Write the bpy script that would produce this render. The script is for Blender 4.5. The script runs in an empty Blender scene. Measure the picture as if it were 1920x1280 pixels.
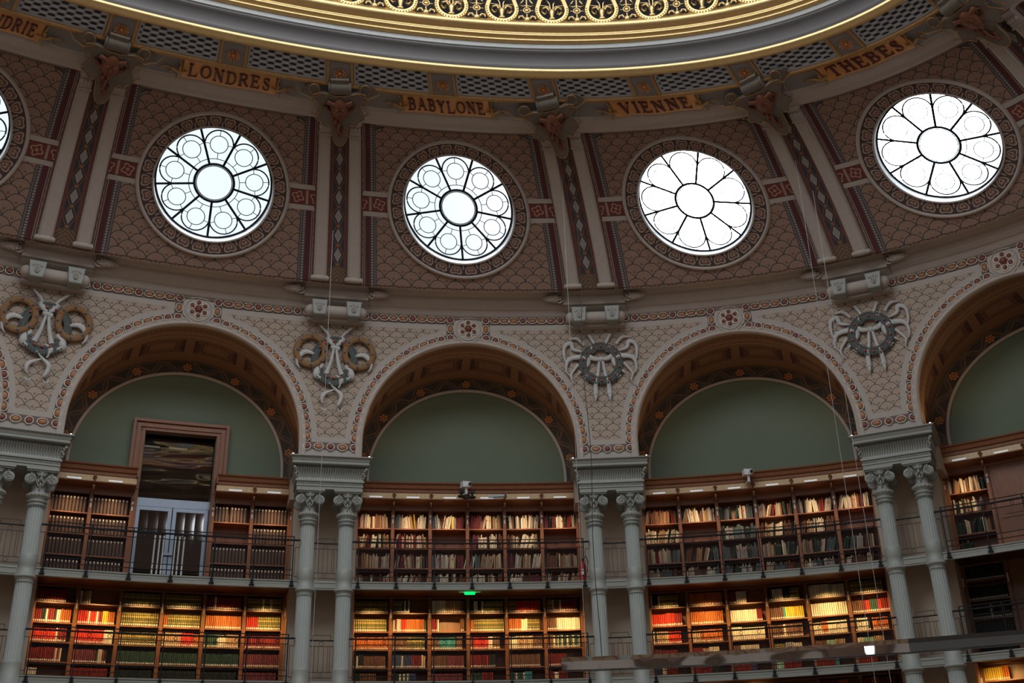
import bpy, math, random
import numpy as np
from mathutils import Matrix, Vector
R_ = random.Random(7)
PI = math.pi
scn = bpy.context.scene
COL = scn.collection

# ------------------------------------------------------------------ camera
cam_d = bpy.data.cameras.new('camera'); cam = bpy.data.objects.new('camera', cam_d); COL.objects.link(cam)
cr, cu, cf = (0.91980133, -0.39132127, -0.02886482), (-0.14818449, -0.4145382, 0.8978861), (0.3633275, 0.82159951, 0.43928053)
cam.matrix_world = Matrix(((cr[0], cu[0], -cf[0], -1.87775), (cr[1], cu[1], -cf[1], -14.61341), (cr[2], cu[2], -cf[2], 1.6), (0, 0, 0, 1)))
cam_d.sensor_width = 36; cam_d.sensor_fit = 'HORIZONTAL'; cam_d.lens = 36 * 2208.507 / 1920
cam_d.shift_x = (960 - 985.949) / 1920; cam_d.shift_y = (566.595 - 640) / 1920
cam_d.clip_end = 300
scn.camera = cam
scn.view_settings.view_transform = 'Standard'; scn.view_settings.look = 'None'
scn.view_settings.gamma = 1; scn.view_settings.use_curve_mapping = False
scn.view_settings.exposure = 0.0
# ------------------------------------------------------------------ daylight outside and through the glazed crown of the dome
wd = bpy.data.worlds.new('sky'); scn.world = wd; wd.use_nodes = True
bg = wd.node_tree.nodes['Background']; bg.inputs[0].default_value = (0.88, 0.955, 1.0, 1)
_n = wd.node_tree.nodes; _l = wd.node_tree.links; _tc = _n.new('ShaderNodeTexCoord'); _dp = _n.new('ShaderNodeVectorMath'); _dp.operation = 'DOT_PRODUCT'
_dp.inputs[1].default_value = Vector((15.9, 20.0, 16.6)).normalized(); _l.new(_tc.outputs['Generated'], _dp.inputs[0])     # bright cloud around the sun
_mx = _n.new('ShaderNodeMath'); _mx.operation = 'MAXIMUM'; _mx.inputs[1].default_value = 0; _l.new(_dp.outputs['Value'], _mx.inputs[0])
_pw = _n.new('ShaderNodeMath'); _pw.operation = 'POWER'; _pw.inputs[1].default_value = 160; _l.new(_mx.outputs[0], _pw.inputs[0])
_ma = _n.new('ShaderNodeMath'); _ma.operation = 'MULTIPLY_ADD'; _ma.inputs[1].default_value = 34; _ma.inputs[2].default_value = 1.15; _l.new(_pw.outputs[0], _ma.inputs[0])
_sx = _n.new('ShaderNodeSeparateXYZ'); _l.new(_tc.outputs['Generated'], _sx.inputs[0]); _mr = _n.new('ShaderNodeMapRange'); _mr.inputs[1].default_value = .62; _mr.inputs[2].default_value = .9; _mr.inputs[4].default_value = 9; _l.new(_sx.outputs[2], _mr.inputs[0])   # brighter zenith
_ad = _n.new('ShaderNodeMath'); _l.new(_ma.outputs[0], _ad.inputs[0]); _l.new(_mr.outputs[0], _ad.inputs[1]); _l.new(_ad.outputs[0], bg.inputs[1])
def area(name, loc, direction, sx, sy, watts, color, spread=PI):
    L = bpy.data.lights.new(name, 'AREA'); L.shape = 'RECTANGLE'; L.size = sx; L.size_y = sy; L.energy = watts; L.color = color; L.spread = spread
    o = bpy.data.objects.new(name, L); COL.objects.link(o); o.location = loc
    o.rotation_euler = Vector(direction).to_track_quat('-Z', 'Y').to_euler(); return o
sky_l = area('skylight_daylight', (0, 0, 23.6), (0, 0, -1), 24, 11, 2300, (0.93, 0.97, 1.0)); sky_l.data.shape = 'ELLIPSE'
LAMP_UP, LAMP_LOW = 3.7, 10.5            # watts of the little bookcase lights

# ------------------------------------------------------------------ the oval: u counts bays, n metres inward, z up
EA, EB, EV, S, MIX = 21.562, 14.777, 2.174, 7.399, 1.394
_t = np.linspace(0, 2 * PI, 8001); _x, _y = EA * np.cos(_t), EB * np.sin(_t)
_s = np.r_[0, np.cumsum(np.hypot(np.diff(_x), np.diff(_y)))]; PER = _s[-1]; UT = PER / S     # UT bays close the ring
def W(u, n, z):
    u, n, z = np.broadcast_arrays(np.asarray(u, float), np.asarray(n, float), np.asarray(z, float))
    t = np.interp((PER / 4 + EV - u * S) % PER, _s, _t); c, s = np.cos(t), np.sin(t)
    nx, ny = -c / EA, -s / EB; L = np.hypot(nx, ny); nx, ny = nx / L, ny / L
    up = (n > 0) & (z > 11.5)
    dx = np.where(up, -MIX * c + (1 - MIX) * nx, nx); dy = np.where(up, -MIX * s + (1 - MIX) * ny, ny)
    return np.stack([EA * c + dx * n, EB * s + dy * n, z], -1)
def frame(u, n, z, dn=0.0, dz=1.0):
    """X along the wall to the right, Z along (dn, dz), Y away from the viewer"""
    p = W(u, n, z); x = W(u + .004, n, z) - W(u - .004, n, z); x /= np.linalg.norm(x)
    if dn == 0: zz = np.array([0, 0, 1.])
    else:
        zz = W(u, n + dn * .05, z + dz * .05) - p; zz -= x * (zz @ x); zz /= np.linalg.norm(zz)
    y = np.cross(zz, x)
    return Matrix(((x[0], y[0], zz[0], p[0]), (x[1], y[1], zz[1], p[1]), (x[2], y[2], zz[2], p[2]), (0, 0, 0, 1)))
def per_u(n, z, u=1.5): return float(np.linalg.norm(W(u + .01, n, z) - W(u - .01, n, z)) / .02)
def xf(M, P):
    A = np.array(M); return P @ A[:3, :3].T + A[:3, 3]

class MB:
    def __init__(s): s.v = []; s.f = []; s.m = []; s.uv = []; s.sm = []; s.n = 0
    def add(s, V, F, mat=0, uv=None, smooth=False):
        V = np.asarray(V, float).reshape(-1, 3)
        s.v.append(V); s.f += [tuple(i + s.n for i in f) for f in F]; s.m += [mat] * len(F); s.sm += [smooth] * len(F)
        s.uv.append(np.zeros((len(V), 2)) if uv is None else np.asarray(uv, float).reshape(-1, 2)); s.n += len(V); return s
    def grid(s, P, uv=None, mat=0, smooth=False, wrap=False):
        r, c = P.shape[:2]; F = []
        for i in range(r - 1):
            for j in range(c if wrap else c - 1):
                k = (j + 1) % c; F.append((i * c + j, i * c + k, (i + 1) * c + k, (i + 1) * c + j))
        return s.add(P.reshape(-1, 3), F, mat, uv, smooth)
    def box(s, M, x0, x1, y0, y1, z0, z1, mat=0):
        V = np.array([(x, y, z) for x in (x0, x1) for y in (y0, y1) for z in (z0, z1)], float)
        return s.add(xf(M, V) if M is not None else V, [(0, 1, 3, 2), (4, 6, 7, 5), (0, 4, 5, 1), (2, 3, 7, 6), (0, 2, 6, 4), (1, 5, 7, 3)], mat)
    def hexa(s, P8, mat=0):
        return s.add(P8, [(0, 1, 3, 2), (4, 6, 7, 5), (0, 4, 5, 1), (2, 3, 7, 6), (0, 2, 6, 4), (1, 5, 7, 3)], mat)
    def ubox(s, u0, u1, n0, n1, z0, z1, mat=0, du=.06):
        k = max(1, int(math.ceil((u1 - u0) / du))); us = np.linspace(u0, u1, k + 1)
        ring = [(n0, z0), (n1, z0), (n1, z1), (n0, z1)]
        P = np.array([[W(u, n, z) for n, z in ring] for u in us]); V = P.reshape(-1, 3); F = []
        for i in range(k):
            for j in range(4):
                a, b = i * 4 + j, i * 4 + (j + 1) % 4; F.append((a, b, b + 4, a + 4))
        F += [(0, 3, 2, 1), (k * 4, k * 4 + 1, k * 4 + 2, k * 4 + 3)]
        return s.add(V, F, mat)
    def sweep(s, prof, u0, u1, du=.05, mat=0, smooth=False, fn=None):
        k = max(1, int(round((u1 - u0) / du))); us = np.linspace(u0, u1, k + 1); fn = fn or W
        L = np.r_[0, np.cumsum(np.hypot(np.diff([p[0] for p in prof]), np.diff([p[1] for p in prof])))]
        P = np.stack([fn(us, np.full_like(us, p[0]), np.full_like(us, p[1])) for p in prof])
        uv = np.stack([np.stack([us * S, np.full_like(us, l)], -1) for l in L])
        return s.grid(P, uv, mat, smooth)
    def lathe(s, M, prof, seg=24, mat=0, smooth=True, flute=0, depth=.0, cap=True):
        a = np.arange(seg) * 2 * PI / seg; P = []
        for r, z in prof:
            rr = r * np.ones(seg)
            P.append(np.stack([rr * np.cos(a), rr * np.sin(a), np.full(seg, z)], -1))
        P = np.array(P)
        if flute:
            k = 1 - depth * np.abs(np.sin(a * flute / 2)) ** .7
            P[:, :, 0] *= k; P[:, :, 1] *= k
        V = P.reshape(-1, 3); s.grid(xf(M, V).reshape(P.shape) if M is not None else P, None, mat, smooth, True)
        if cap:
            n0 = s.n - len(V); s.f += [tuple(n0 + j for j in range(seg)), tuple(n0 + len(V) - seg + j for j in range(seg))]; s.m += [mat] * 2; s.sm += [False] * 2
        return s
    def ball(s, M, rx, ry, rz, c=(0, 0, 0), seg=12, rings=7, mat=0):
        ph = np.linspace(0, PI, rings + 1)[:, None]; th = (np.arange(seg) * 2 * PI / seg)[None]
        P = np.stack([rx * np.sin(ph) * np.cos(th) + c[0], ry * np.sin(ph) * np.sin(th) + c[1], rz * np.cos(ph) * np.ones_like(th) + c[2]], -1)
        return s.grid(xf(M, P.reshape(-1, 3)).reshape(P.shape) if M is not None else P, None, mat, True, True)
    def tube(s, pts, r, seg=8, mat=0, closed=False, flat=1.0, M=None, nrm=None):
        pts = np.asarray(pts, float); n = len(pts); r = np.broadcast_to(np.asarray(r, float), (n,))
        T = np.roll(pts, -1, 0) - np.roll(pts, 1, 0)
        if not closed: T[0] = pts[1] - pts[0]; T[-1] = pts[-1] - pts[-2]
        T /= np.linalg.norm(T, axis=1)[:, None] + 1e-12
        N = np.array(nrm if nrm is not None else (0, 0, 1.), float)
        A = np.cross(T, N); bad = np.linalg.norm(A, axis=1) < 1e-3; A[bad] = np.cross(T[bad], (1, 0, 0)); A /= np.linalg.norm(A, axis=1)[:, None]; B = np.cross(A, T)
        a = np.arange(seg) * 2 * PI / seg
        P = pts[:, None] + r[:, None, None] * (np.cos(a)[None, :, None] * A[:, None] + flat * np.sin(a)[None, :, None] * B[:, None])
        if closed: P = np.concatenate([P, P[:1]])
        if M is not None: P = xf(M, P.reshape(-1, 3)).reshape(P.shape)
        return s.grid(P, None, mat, True, True)
    def torus(s, M, R, r, seg=32, ms=8, mat=0, plane='xz', c=(0, 0, 0), flat=1.0):
        a = np.arange(seg) * 2 * PI / seg
        if plane == 'xz': p = np.stack([R * np.cos(a) + c[0], np.zeros(seg) + c[1], R * np.sin(a) + c[2]], -1); nr = (0, 1, 0)
        else: p = np.stack([R * np.cos(a) + c[0], R * np.sin(a) + c[1], np.zeros(seg) + c[2]], -1); nr = (0, 0, 1)
        return s.tube(p, r, ms, mat, True, flat, M, nr)
    def extrude(s, outline, fn, h0, h1, mat=0, side=None):
        """outline [(a,b)], fn(a,b,h)->point; a slab between heights h0 and h1"""
        n = len(outline); V = [fn(a, b, h0) for a, b in outline] + [fn(a, b, h1) for a, b in outline]
        F = [tuple(range(n, 2 * n)), tuple(range(n))]
        s.add(np.array(V), F + [(i, (i + 1) % n, n + (i + 1) % n, n + i) for i in range(n)], mat); return s
    def mesh(s, name, mats, M0):
        me = bpy.data.meshes.new(name); V = np.concatenate(s.v); uv = np.concatenate(s.uv)
        Vl = xf(M0.inverted(), V) if M0 is not None else V
        me.from_pydata(Vl.tolist(), [], s.f)
        for m in mats: me.materials.append(m)
        me.polygons.foreach_set('material_index', s.m); me.polygons.foreach_set('use_smooth', s.sm)
        li = np.empty(len(me.loops), np.int32); me.loops.foreach_get('vertex_index', li)
        L = me.uv_layers.new(name='UVMap'); L.data.foreach_set('uv', uv[li].ravel().astype(np.float32)); me.update(); return me

WM = {}
def link(name, me, M, parent=None):
    o = bpy.data.objects.new(name, me); COL.objects.link(o)
    if parent is not None:
        o.parent = parent; o.matrix_basis = WM[parent.name].inverted() @ M
    else: o.matrix_basis = M
    WM[o.name] = M.copy(); return o
def obj(name, mb, mats, parent=None, M=None):
    mats = mats if isinstance(mats, (list, tuple)) else [mats]
    if M is None:
        V = np.concatenate(mb.v); c = (V.min(0) + V.max(0)) / 2; M = Matrix.Translation((c[0], c[1], V[:, 2].min()))
    return link(name, mb.mesh(name, mats, M), M, parent)
def thing(name, label, cat, M, group=None):
    if not isinstance(M, Matrix): M = Matrix.Translation(M)
    o = link(name, None, M); tag(o, label, cat, group); return o
def tag(o, label=None, cat=None, group=None, kind=None):
    if label: o['label'] = label
    if cat: o['category'] = cat
    if group: o['group'] = group
    if kind: o['kind'] = kind
    return o
def struct(name, mb, mats): return tag(obj(name, mb, mats), kind='structure')
def copy_tree(root, M, label=None, group=None, parent=None):
    """a copy of a thing (or part) at world matrix M with all its parts"""
    r = root.copy(); COL.objects.link(r); WM[r.name] = M.copy()
    if parent is not None: r.parent = parent; r.matrix_basis = WM[parent.name].inverted() @ M
    else: r.matrix_basis = M
    if label: r['label'] = label
    if group: r['group'] = group
    for ch in list(root.children): copy_tree(ch, M @ ch.matrix_basis, parent=r)
    return r
NUM = ['first', 'second', 'third', 'fourth', 'fifth', 'sixth', 'seventh', 'eighth', 'ninth', 'tenth', 'eleventh', 'twelfth', 'thirteenth', 'fourteenth', 'fifteenth', 'sixteenth', 'seventeenth', 'eighteenth', 'nineteenth', 'twentieth'] + ['twenty-' + w for w in 'first second third fourth fifth sixth seventh eighth ninth'.split()] + ['thirtieth'] + ['thirty-' + w for w in 'first second third fourth fifth sixth seventh eighth ninth'.split()] + ['fortieth']
PIER = ['leftmost column pair', 'second column pair', 'third column pair', 'rightmost column pair', 'right edge pier']
BAY = {-1: 'cut-off left', 0: 'leftmost full', 1: 'second', 2: 'third', 3: 'rightmost', 4: 'far right'}
CITY = {-1: 'ALEXANDRIE', 0: 'LONDRES', 1: 'BABYLONE', 2: 'VIENNE', 3: 'THEBES'}

# ------------------------------------------------------------------ materials
class X:
    nt = None
    def __init__(s, v): s.v = v
    @staticmethod
    def m(op, *a, clamp=False):
        n = X.nt.nodes.new('ShaderNodeMath'); n.operation = op; n.use_clamp = clamp
        for i, x in enumerate(a):
            x = x.v if isinstance(x, X) else x
            if isinstance(x, (int, float)): n.inputs[i].default_value = x
            else: X.nt.links.new(x, n.inputs[i])
        return X(n.outputs[0])
    def __add__(s, o): return X.m('ADD', s, o)
    __radd__ = __add__
    def __mul__(s, o): return X.m('MULTIPLY', s, o)
    __rmul__ = __mul__
    def __sub__(s, o): return X.m('SUBTRACT', s, o)
    def __rsub__(s, o): return X.m('SUBTRACT', o, s)
    def __truediv__(s, o): return X.m('DIVIDE', s, o)
    def lt(s, o): return X.m('LESS_THAN', s, o)
    def gt(s, o): return X.m('GREATER_THAN', s, o)
    def abs(s): return X.m('ABSOLUTE', s)
    def floor(s): return X.m('FLOOR', s)
    def frac(s): return X.m('FRACT', s)
    def mod(s, o): return X.m('FLOORED_MODULO', s, o)
    def sqrt(s): return X.m('SQRT', s)
    def sin(s): return X.m('SINE', s)
    def min(s, o): return X.m('MINIMUM', s, o)
    def max(s, o): return X.m('MAXIMUM', s, o)
    def between(s, a, b): return s.gt(a) * s.lt(b)
def hyp(a, b): return (a * a + b * b).sqrt()
def lerp(a, b, t): return a * (1 - t) + b * t if not isinstance(t, X) else a * (1 - t) + t * b
def col(c): return (c[0], c[1], c[2], 1)
def mix(f, a, b):
    n = X.nt.nodes.new('ShaderNodeMix'); n.data_type = 'RGBA'
    for i, x in ((0, f), (6, a), (7, b)):
        x = x.v if isinstance(x, X) else x
        if isinstance(x, tuple): n.inputs[i].default_value = col(x)
        elif isinstance(x, (int, float)): n.inputs[i].default_value = x
        else: X.nt.links.new(x, n.inputs[i])
    return X(n.outputs[2])
def newmat(name, rough=.6, metal=0.0, spec=.5):
    m = bpy.data.materials.new(name); m.use_nodes = True; X.nt = m.node_tree
    b = m.node_tree.nodes['Principled BSDF']; b.inputs['Roughness'].default_value = rough; b.inputs['Metallic'].default_value = metal
    b.inputs['Specular IOR Level'].default_value = spec; return m, b
def out_color(b, c):
    if isinstance(c, tuple): b.inputs['Base Color'].default_value = col(c)
    else: X.nt.links.new(c.v, b.inputs['Base Color'])
def noise(scale, detail=3, coord=None):
    n = X.nt.nodes.new('ShaderNodeTexNoise'); n.inputs['Scale'].default_value = scale; n.inputs['Detail'].default_value = detail
    if coord is None:
        g = X.nt.nodes.new('ShaderNodeNewGeometry'); coord = g.outputs['Position']
    X.nt.links.new(coord, n.inputs['Vector']); return X(n.outputs['Fac'])
def bump(b, h, strength=.3, dist=.01):
    n = X.nt.nodes.new('ShaderNodeBump'); n.inputs['Strength'].default_value = strength; n.inputs['Distance'].default_value = dist
    X.nt.links.new(h.v, n.inputs['Height']); X.nt.links.new(n.outputs[0], b.inputs['Normal'])
def uvs():
    n = X.nt.nodes.new('ShaderNodeUVMap'); n.uv_map = 'UVMap'; s = X.nt.nodes.new('ShaderNodeSeparateXYZ'); X.nt.links.new(n.outputs[0], s.inputs[0]); return X(s.outputs[0]), X(s.outputs[1])
def plain(name, c, rough=.6, metal=0.0, var=.12, scale=6, bmp=0, spec=.5):
    m, b = newmat(name, rough, metal, spec)
    f = noise(scale); out_color(b, mix(f, tuple(x * (1 - var) for x in c), tuple(min(1, x * (1 + var)) for x in c)))
    if bmp: bump(b, noise(scale * 8), bmp)
    return m
def wood(name, c, scale=3):
    m, b = newmat(name, .38)
    g = X.nt.nodes.new('ShaderNodeNewGeometry'); mp = X.nt.nodes.new('ShaderNodeMapping'); mp.inputs['Scale'].default_value = (9, 9, 1.2); X.nt.links.new(g.outputs['Position'], mp.inputs[0])
    f = noise(scale, 5, mp.outputs[0]); out_color(b, mix(f, tuple(x * .6 for x in c), tuple(x * 1.35 for x in c))); return m
STONE = plain('carved stone', (.42, .365, .33), .75, var=.08, bmp=.15)
PAINT = plain('grey green painted iron', (.275, .29, .27), .5, var=.05)
GREYP = plain('grey painted plaster', (.37, .37, .375), .55, var=.05); COVE = plain('grey paint darkened for shade', (.135, .128, .13), .85, var=.05, spec=.2)  # cove grey darkened in the colour to stand for shade
GOLD = plain('gilding', (.68, .49, .235), .40, 1.0, .12, 9, .25)
GOLD2 = plain('dull gilding', (.46, .27, .11), .5, .7, .25, 12, .2)
ORANGE = plain('gilded banner', (.62, .29, .085), .5, .15, .2, 5)
LETTER = plain('dark red paint', (.085, .012, .02), .6)
RUST = plain('red brown gilding', (.20, .075, .04), .5, .4, .4, 14, .5)
DARK = plain('dark navy paint', (.006, .007, .014), .7)  # near-black navy base colour of the drum wall
NAVY = plain('black iron', (.009, .010, .014), .6, spec=.2)
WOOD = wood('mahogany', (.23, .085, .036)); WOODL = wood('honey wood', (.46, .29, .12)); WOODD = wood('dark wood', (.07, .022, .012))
GREEN = plain('sage green plaster', (.14, .178, .13), .8, var=.05, scale=1.5)
BEIGE = plain('beige plaster', (.50, .41, .32), .8, var=.08)
WHITE = plain('white enamel', (.72, .73, .74), .4); STEEL = plain('brushed aluminium', (.34, .40, .50), .28, .9)
RIBB = plain('grey white ribbon', (.50, .50, .50), .7); LEAFG = plain('grey green leaves', (.085, .10, .095), .8, var=.5, scale=40)
BERRY = plain('red berries', (.45, .08, .04), .5); BLUEF = plain('blue blossoms', (.08, .15, .32), .6); STRAW = plain('ochre garland', (.24, .13, .055), .8, var=.5, scale=45)
GEMR = plain('red brown stone', (.20, .055, .035), .6, var=.35, scale=20); GEMO = plain('orange stone', (.36, .16, .075), .6, var=.35, scale=20); SETT = plain('pale mosaic outline', (.62, .58, .52), .7)
REDX = plain('red enamel', (.6, .02, .02), .3); BLACKP = plain('black plastic', (.02, .02, .02), .4)
def emit(name, c, s):
    m, b = newmat(name); b.inputs['Emission Color'].default_value = col(c); b.inputs['Emission Strength'].default_value = s; b.inputs['Base Color'].default_value = col(c); return m
TUBE = emit('lit white tube', (.9, .95, 1), .3); EXITG = emit('green exit light', (.0, 1, .1), 2.5); SPOTW = emit('small lamp', (1, .95, .85), 6)

def scales(U, V, w=.46, rh=.2):
    """overlapping fish scales: returns dark line mask, dotted arcs mask, per-scale random"""
    r0 = w / 2 * 1.03
    def row(j):
        off = (j * .5).frac() * w                     # odd rows shifted half a scale
        du = (U - off + w / 2).mod(w) - w / 2; dv = V - j * rh
        return hyp(du, dv), du, dv, ((U - off + w / 2) / w).floor()
    k = (V / rh).floor()
    d1, u1, v1, i1 = row(k - 1); d2, u2, v2, i2 = row(k); d3, u3, v3, i3 = row(k + 1)
    a = d1.lt(r0); b = (1 - a) * d2.lt(r0); c = (1 - a) * (1 - b)
    d = a * d1 + b * d2 + c * d3; du = a * u1 + b * u2 + c * u3; dv = a * v1 + b * v2 + c * v3
    q = d / r0
    line = q.gt(.91)
    ang = X.m('ARCTAN2', du, dv)
    ringf = (q * 5.6).frac(); dots = (ang * (q * 5.6).floor() * 2.1).frac()
    dot = ringf.between(.22, .78) * dots.between(.12, .72) * (1 - line)
    rnd = ((i1 * a + i2 * b + i3 * c) * 12.9898 + (k + b + c * 2) * 78.233).sin() * 43758.5
    return line, dot, rnd.frac()
def mosaic(name, mode, w=.46, rh=.2, A=2.58, b0=2.2, b1=2.3, ro=1.49):
    m, b = newmat(name, .7)
    U, V = uvs()
    base = (.20, .088, .066) if mode == 'vault' else (.265, .148, .115)
    pale = (.42, .29, .23) if mode == 'vault' else (.66, .56, .47)
    dk = (.045, .05, .05) if mode == 'vault' else (.10, .09, .08)
    l, d, r = scales(U, V, w, rh)
    big = noise(1.1, 2)
    base2 = mix(r, base, (base[0] * 1.15, base[1] * 1.35, base[2] * 1.3)); base2 = mix(X.m('MULTIPLY', big, .9), base2, (base[0] * .8, base[1] * 1.2, base[2] * 1.1))
    c = mix(d, base2, pale); c = mix(l, c, dk)
    st = (.40, .355, .325); dr = (.085, .016, .018)
    if mode == 'span':
        sb = U.mod(S) - S / 2; zz = (V - 12.0).max(0); rr = hyp(sb, zz)
        e = (rr - 2.97).min(sb.abs() - .40).min(15.66 - V).min(V - 11.77)
        c = mix(e.lt(.36), c, st); c = mix(e.between(.01, .215), c, (.16, .10, .085))
    if mode == 'vault':
        rr = hyp(U, V); es = A - U.abs(); et = b1 - V
        crn = hyp((U.abs() - (A - .62)).max(0), (V - (b1 - .55)).max(0))
        th = X.m('ARCTAN2', U, V)
        def band(c, m_, cc): return mix(m_, c, cc)
        tf = (et.lt(.16)).max(crn.gt(.36) * (U.abs()).gt(A - .62) * V.gt(b1 - .55))
        c = band(c, tf, (.10, .07, .075)); c = band(c, et.between(.05, .075), (.34, .27, .24)); c = band(c, et.between(.12, .14), (.34, .27, .24))
        c = band(c, crn.between(.36, .385) * U.abs().gt(A - .62) * V.gt(b1 - .55), (.03, .02, .02))
        dots = (V * 14).frac().gt(.4)
        c = band(c, es.lt(.36), (.055, .05, .06)); c = band(c, es.between(.30, .335), (.15, .13, .12)); c = band(c, es.between(.22, .27) * dots, (.34, .27, .24))
        c = band(c, es.lt(.19), dr); c = band(c, es.lt(.065), (.30, .24, .21)); c = band(c, es.between(.02, .045), (.06, .04, .04))
        hb = V.abs()
        c = band(c, hb.lt(.34), st)
        px_ = (U.abs() * 2.1).frac() - .5; hy = V * 2.1
        ro_ = hyp(px_, hy); pet = (X.m('ARCTAN2', px_, hy) * 4).sin() * .06 + .26
        c = band(c, hb.lt(.21), (.15, .028, .022)); c = band(c, hb.lt(.21) * (ro_ - pet).abs().lt(.035), (.36, .26, .2)); c = band(c, hb.lt(.21) * ro_.lt(.09), (.36, .18, .1))
        c = band(c, hb.lt(.21) * (px_.abs() - .47).abs().lt(.035), (.30, .22, .18)); c = band(c, hb.between(.185, .205), (.04, .02, .02))
        # ornate hearts round the oculus
        q = (rr - ro) / .36; ta = (th * (28 / (2 * PI))).frac() - .5
        hr = hyp(ta * .95, q - .42 - ta.abs() * .62)
        c = band(c, rr.lt(ro + .43), (.07, .035, .03)); c = band(c, rr.lt(ro + .43) * hr.lt(.26), (.16, .07, .045))
        c = band(c, rr.lt(ro + .37) * (hr - .33).abs().lt(.04), (.36, .29, .26)); c = band(c, rr.lt(ro + .37) * (hr - .13).abs().lt(.04), (.33, .25, .2))
        c = band(c, rr.lt(ro + .37) * (ta.abs() - .5).abs().lt(.05) * q.lt(.5), (.30, .24, .22))
        c = band(c, rr.between(ro + .36, ro + .385), (.28, .22, .2))
    out_color(b, c); return m
MOS_S = mosaic('pink fish scale mosaic', 'span', .37, .165); MOS_V = mosaic('brown fish scale mosaic', 'vault', .45, .2)
def strip_mat():
    m, b = newmat('diamond mosaic', .7); U, V = uvs()
    per = .52; q = (V / per).frac() - .5; d = (q.abs() * 2 * .62 + U.abs() / .125 * .62)
    c = mix(d.lt(.47), (.035, .04, .05), (.34, .30, .28)); k = ((U + V) * 40).frac().gt(.5).max(((U - V) * 40).frac().gt(.5)); c = mix(d.lt(.40) * (1 - k), c, (.12, .09, .09))
    c = mix((d - .78).abs().lt(.06), c, (.20, .08, .04)); c = mix(hyp(U, (q.abs() - .5) * per).lt(.045), c, (.25, .11, .04)); c = mix(U.abs().gt(.155), c, (.16, .06, .05))
    c = mix(V.lt(.45), c, mix(((V - .1).abs() * 9 + U.abs() * 9).frac().gt(.45), (.24, .11, .035), (.08, .07, .07)))
    out_color(b, c); return m
STRIP = strip_mat()
def soffit_mat():
    m, b = newmat('ochre painted soffit', .7); U, V = uvs()              # U round the arch, V depth
    c = mix(noise(7), (.24, .13, .075), (.17, .085, .05))
    pu = U.mod(1.35) / 1.35 - .5; pv = (V - 1.12) / .82
    fr = (pu.abs() * 2 - .78).max(pv.abs() * 2 - .74)
    c = mix(fr.abs().lt(.05), c, (.055, .025, .03)); c = mix((fr + .24).abs().lt(.07) * (U * 9 + (V * 26).sin() * .5).frac().gt(.3), c, (.10, .035, .03)); 
    c = mix(((pu.abs() - .34).abs().lt(.03)) * pv.abs().lt(.3), c, (.09, .03, .03))
    c = mix(V.between(.42, .46).max(V.between(.60, .64)), c, (.30, .2, .13)); c = mix(V.between(.24, .28) * (U * 7).frac().gt(.35), c, (.10, .05, .04)); c = mix(V.between(1.62, 1.66), c, (.2, .12, .08)); c = mix(V.lt(.1), c, (.33, .27, .22))
    out_color(b, c); return m
SOFF = soffit_mat()
def band_mat():
    m, b = newmat('dark painted border with flowers', .7); U, V = uvs()   # U arc length from the crown, V 0..0.4
    c = mix(((U * 9).sin() * .12 + (V - .2)).abs().lt(.035), (.045, .035, .03), (.15, .075, .045))
    c = mix(((U * 9 + 2).sin() * .12 - (V - .2)).abs().lt(.03), c, (.09, .07, .05)); c = mix((V - .2).abs().gt(.15), c, (.12, .09, .065)); c = mix((V - .2).abs().gt(.185), c, (.04, .03, .03))
    p = 1.28; du = (U + .64).mod(p) - p / 2; r = hyp(du, V - .2); a = X.m('ARCTAN2', du, V - .2)
    e = r - (.105 + (a * 6).sin() * .018); c = mix(e.lt(.03), c, (.06, .03, .02)); c = mix(e.lt(0), c, (.42, .17, .04)); c = mix((r - .05).abs().lt(.012), c, (.15, .04, .02))
    out_color(b, c); return m
BAND = band_mat()
def grille_mat():
    m, b = newmat('pierced grey grille', .5); U, V = uvs()
    w, h = .35, .155
    def cell(off):
        du = ((U + off * w / 2).mod(w) - w / 2).abs(); dv = ((V + off * h / 2).mod(h) - h / 2).abs()
        return (dv * 2.3).max(du * .95 + dv * .75)
    a = cell(0).min(cell(1) + .0)
    c = mix(a.lt(.080), (.46, .50, .58), (.005, .005, .009)); c = mix(a.between(.093, .104), c, (.06, .06, .08))
    out_color(b, c); return m
GRILLE = grille_mat()
def mirror_mat():
    m, b = newmat('polished steel', .04, 1.0); out_color(b, (.62, .63, .64)); n = noise(1.7, 1); bump(b, n, .5, .12); return m
MIRROR = mirror_mat()
def glass_mat(name, tint, mixf, wavy=0, stretch=False):
    m, b = newmat(name); nt = m.node_tree; t = nt.nodes.new('ShaderNodeBsdfTransparent'); t.inputs[0].default_value = col(tint); g = nt.nodes.new('ShaderNodeBsdfGlossy'); g.inputs['Roughness'].default_value = .03
    if wavy:
        if stretch:
            g0 = nt.nodes.new('ShaderNodeNewGeometry'); mp = nt.nodes.new('ShaderNodeMapping'); mp.inputs['Scale'].default_value = (.35, .35, 2.2); nt.links.new(g0.outputs['Position'], mp.inputs[0]); n = noise(1.6, 1, mp.outputs[0])
        else: n = noise(.8, 1)
        bm = nt.nodes.new('ShaderNodeBump'); bm.inputs['Strength'].default_value = wavy; bm.inputs['Distance'].default_value = .1; nt.links.new(n.v, bm.inputs['Height']); nt.links.new(bm.outputs[0], g.inputs['Normal'])
    s = nt.nodes.new('ShaderNodeMixShader'); s.inputs[0].default_value = mixf; nt.links.new(t.outputs[0], s.inputs[1]); nt.links.new(g.outputs[0], s.inputs[2])
    nt.links.new(s.outputs[0], nt.nodes['Material Output'].inputs[0]); return m
GLASS = glass_mat('window glass', (.93, .97, 1), .06); DGLASS = glass_mat('dark door glass', (.35, .36, .38), .30, .02); WGLASS = glass_mat('wavy dark glass', (.6, .55, .5), .13, .10, True)
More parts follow.
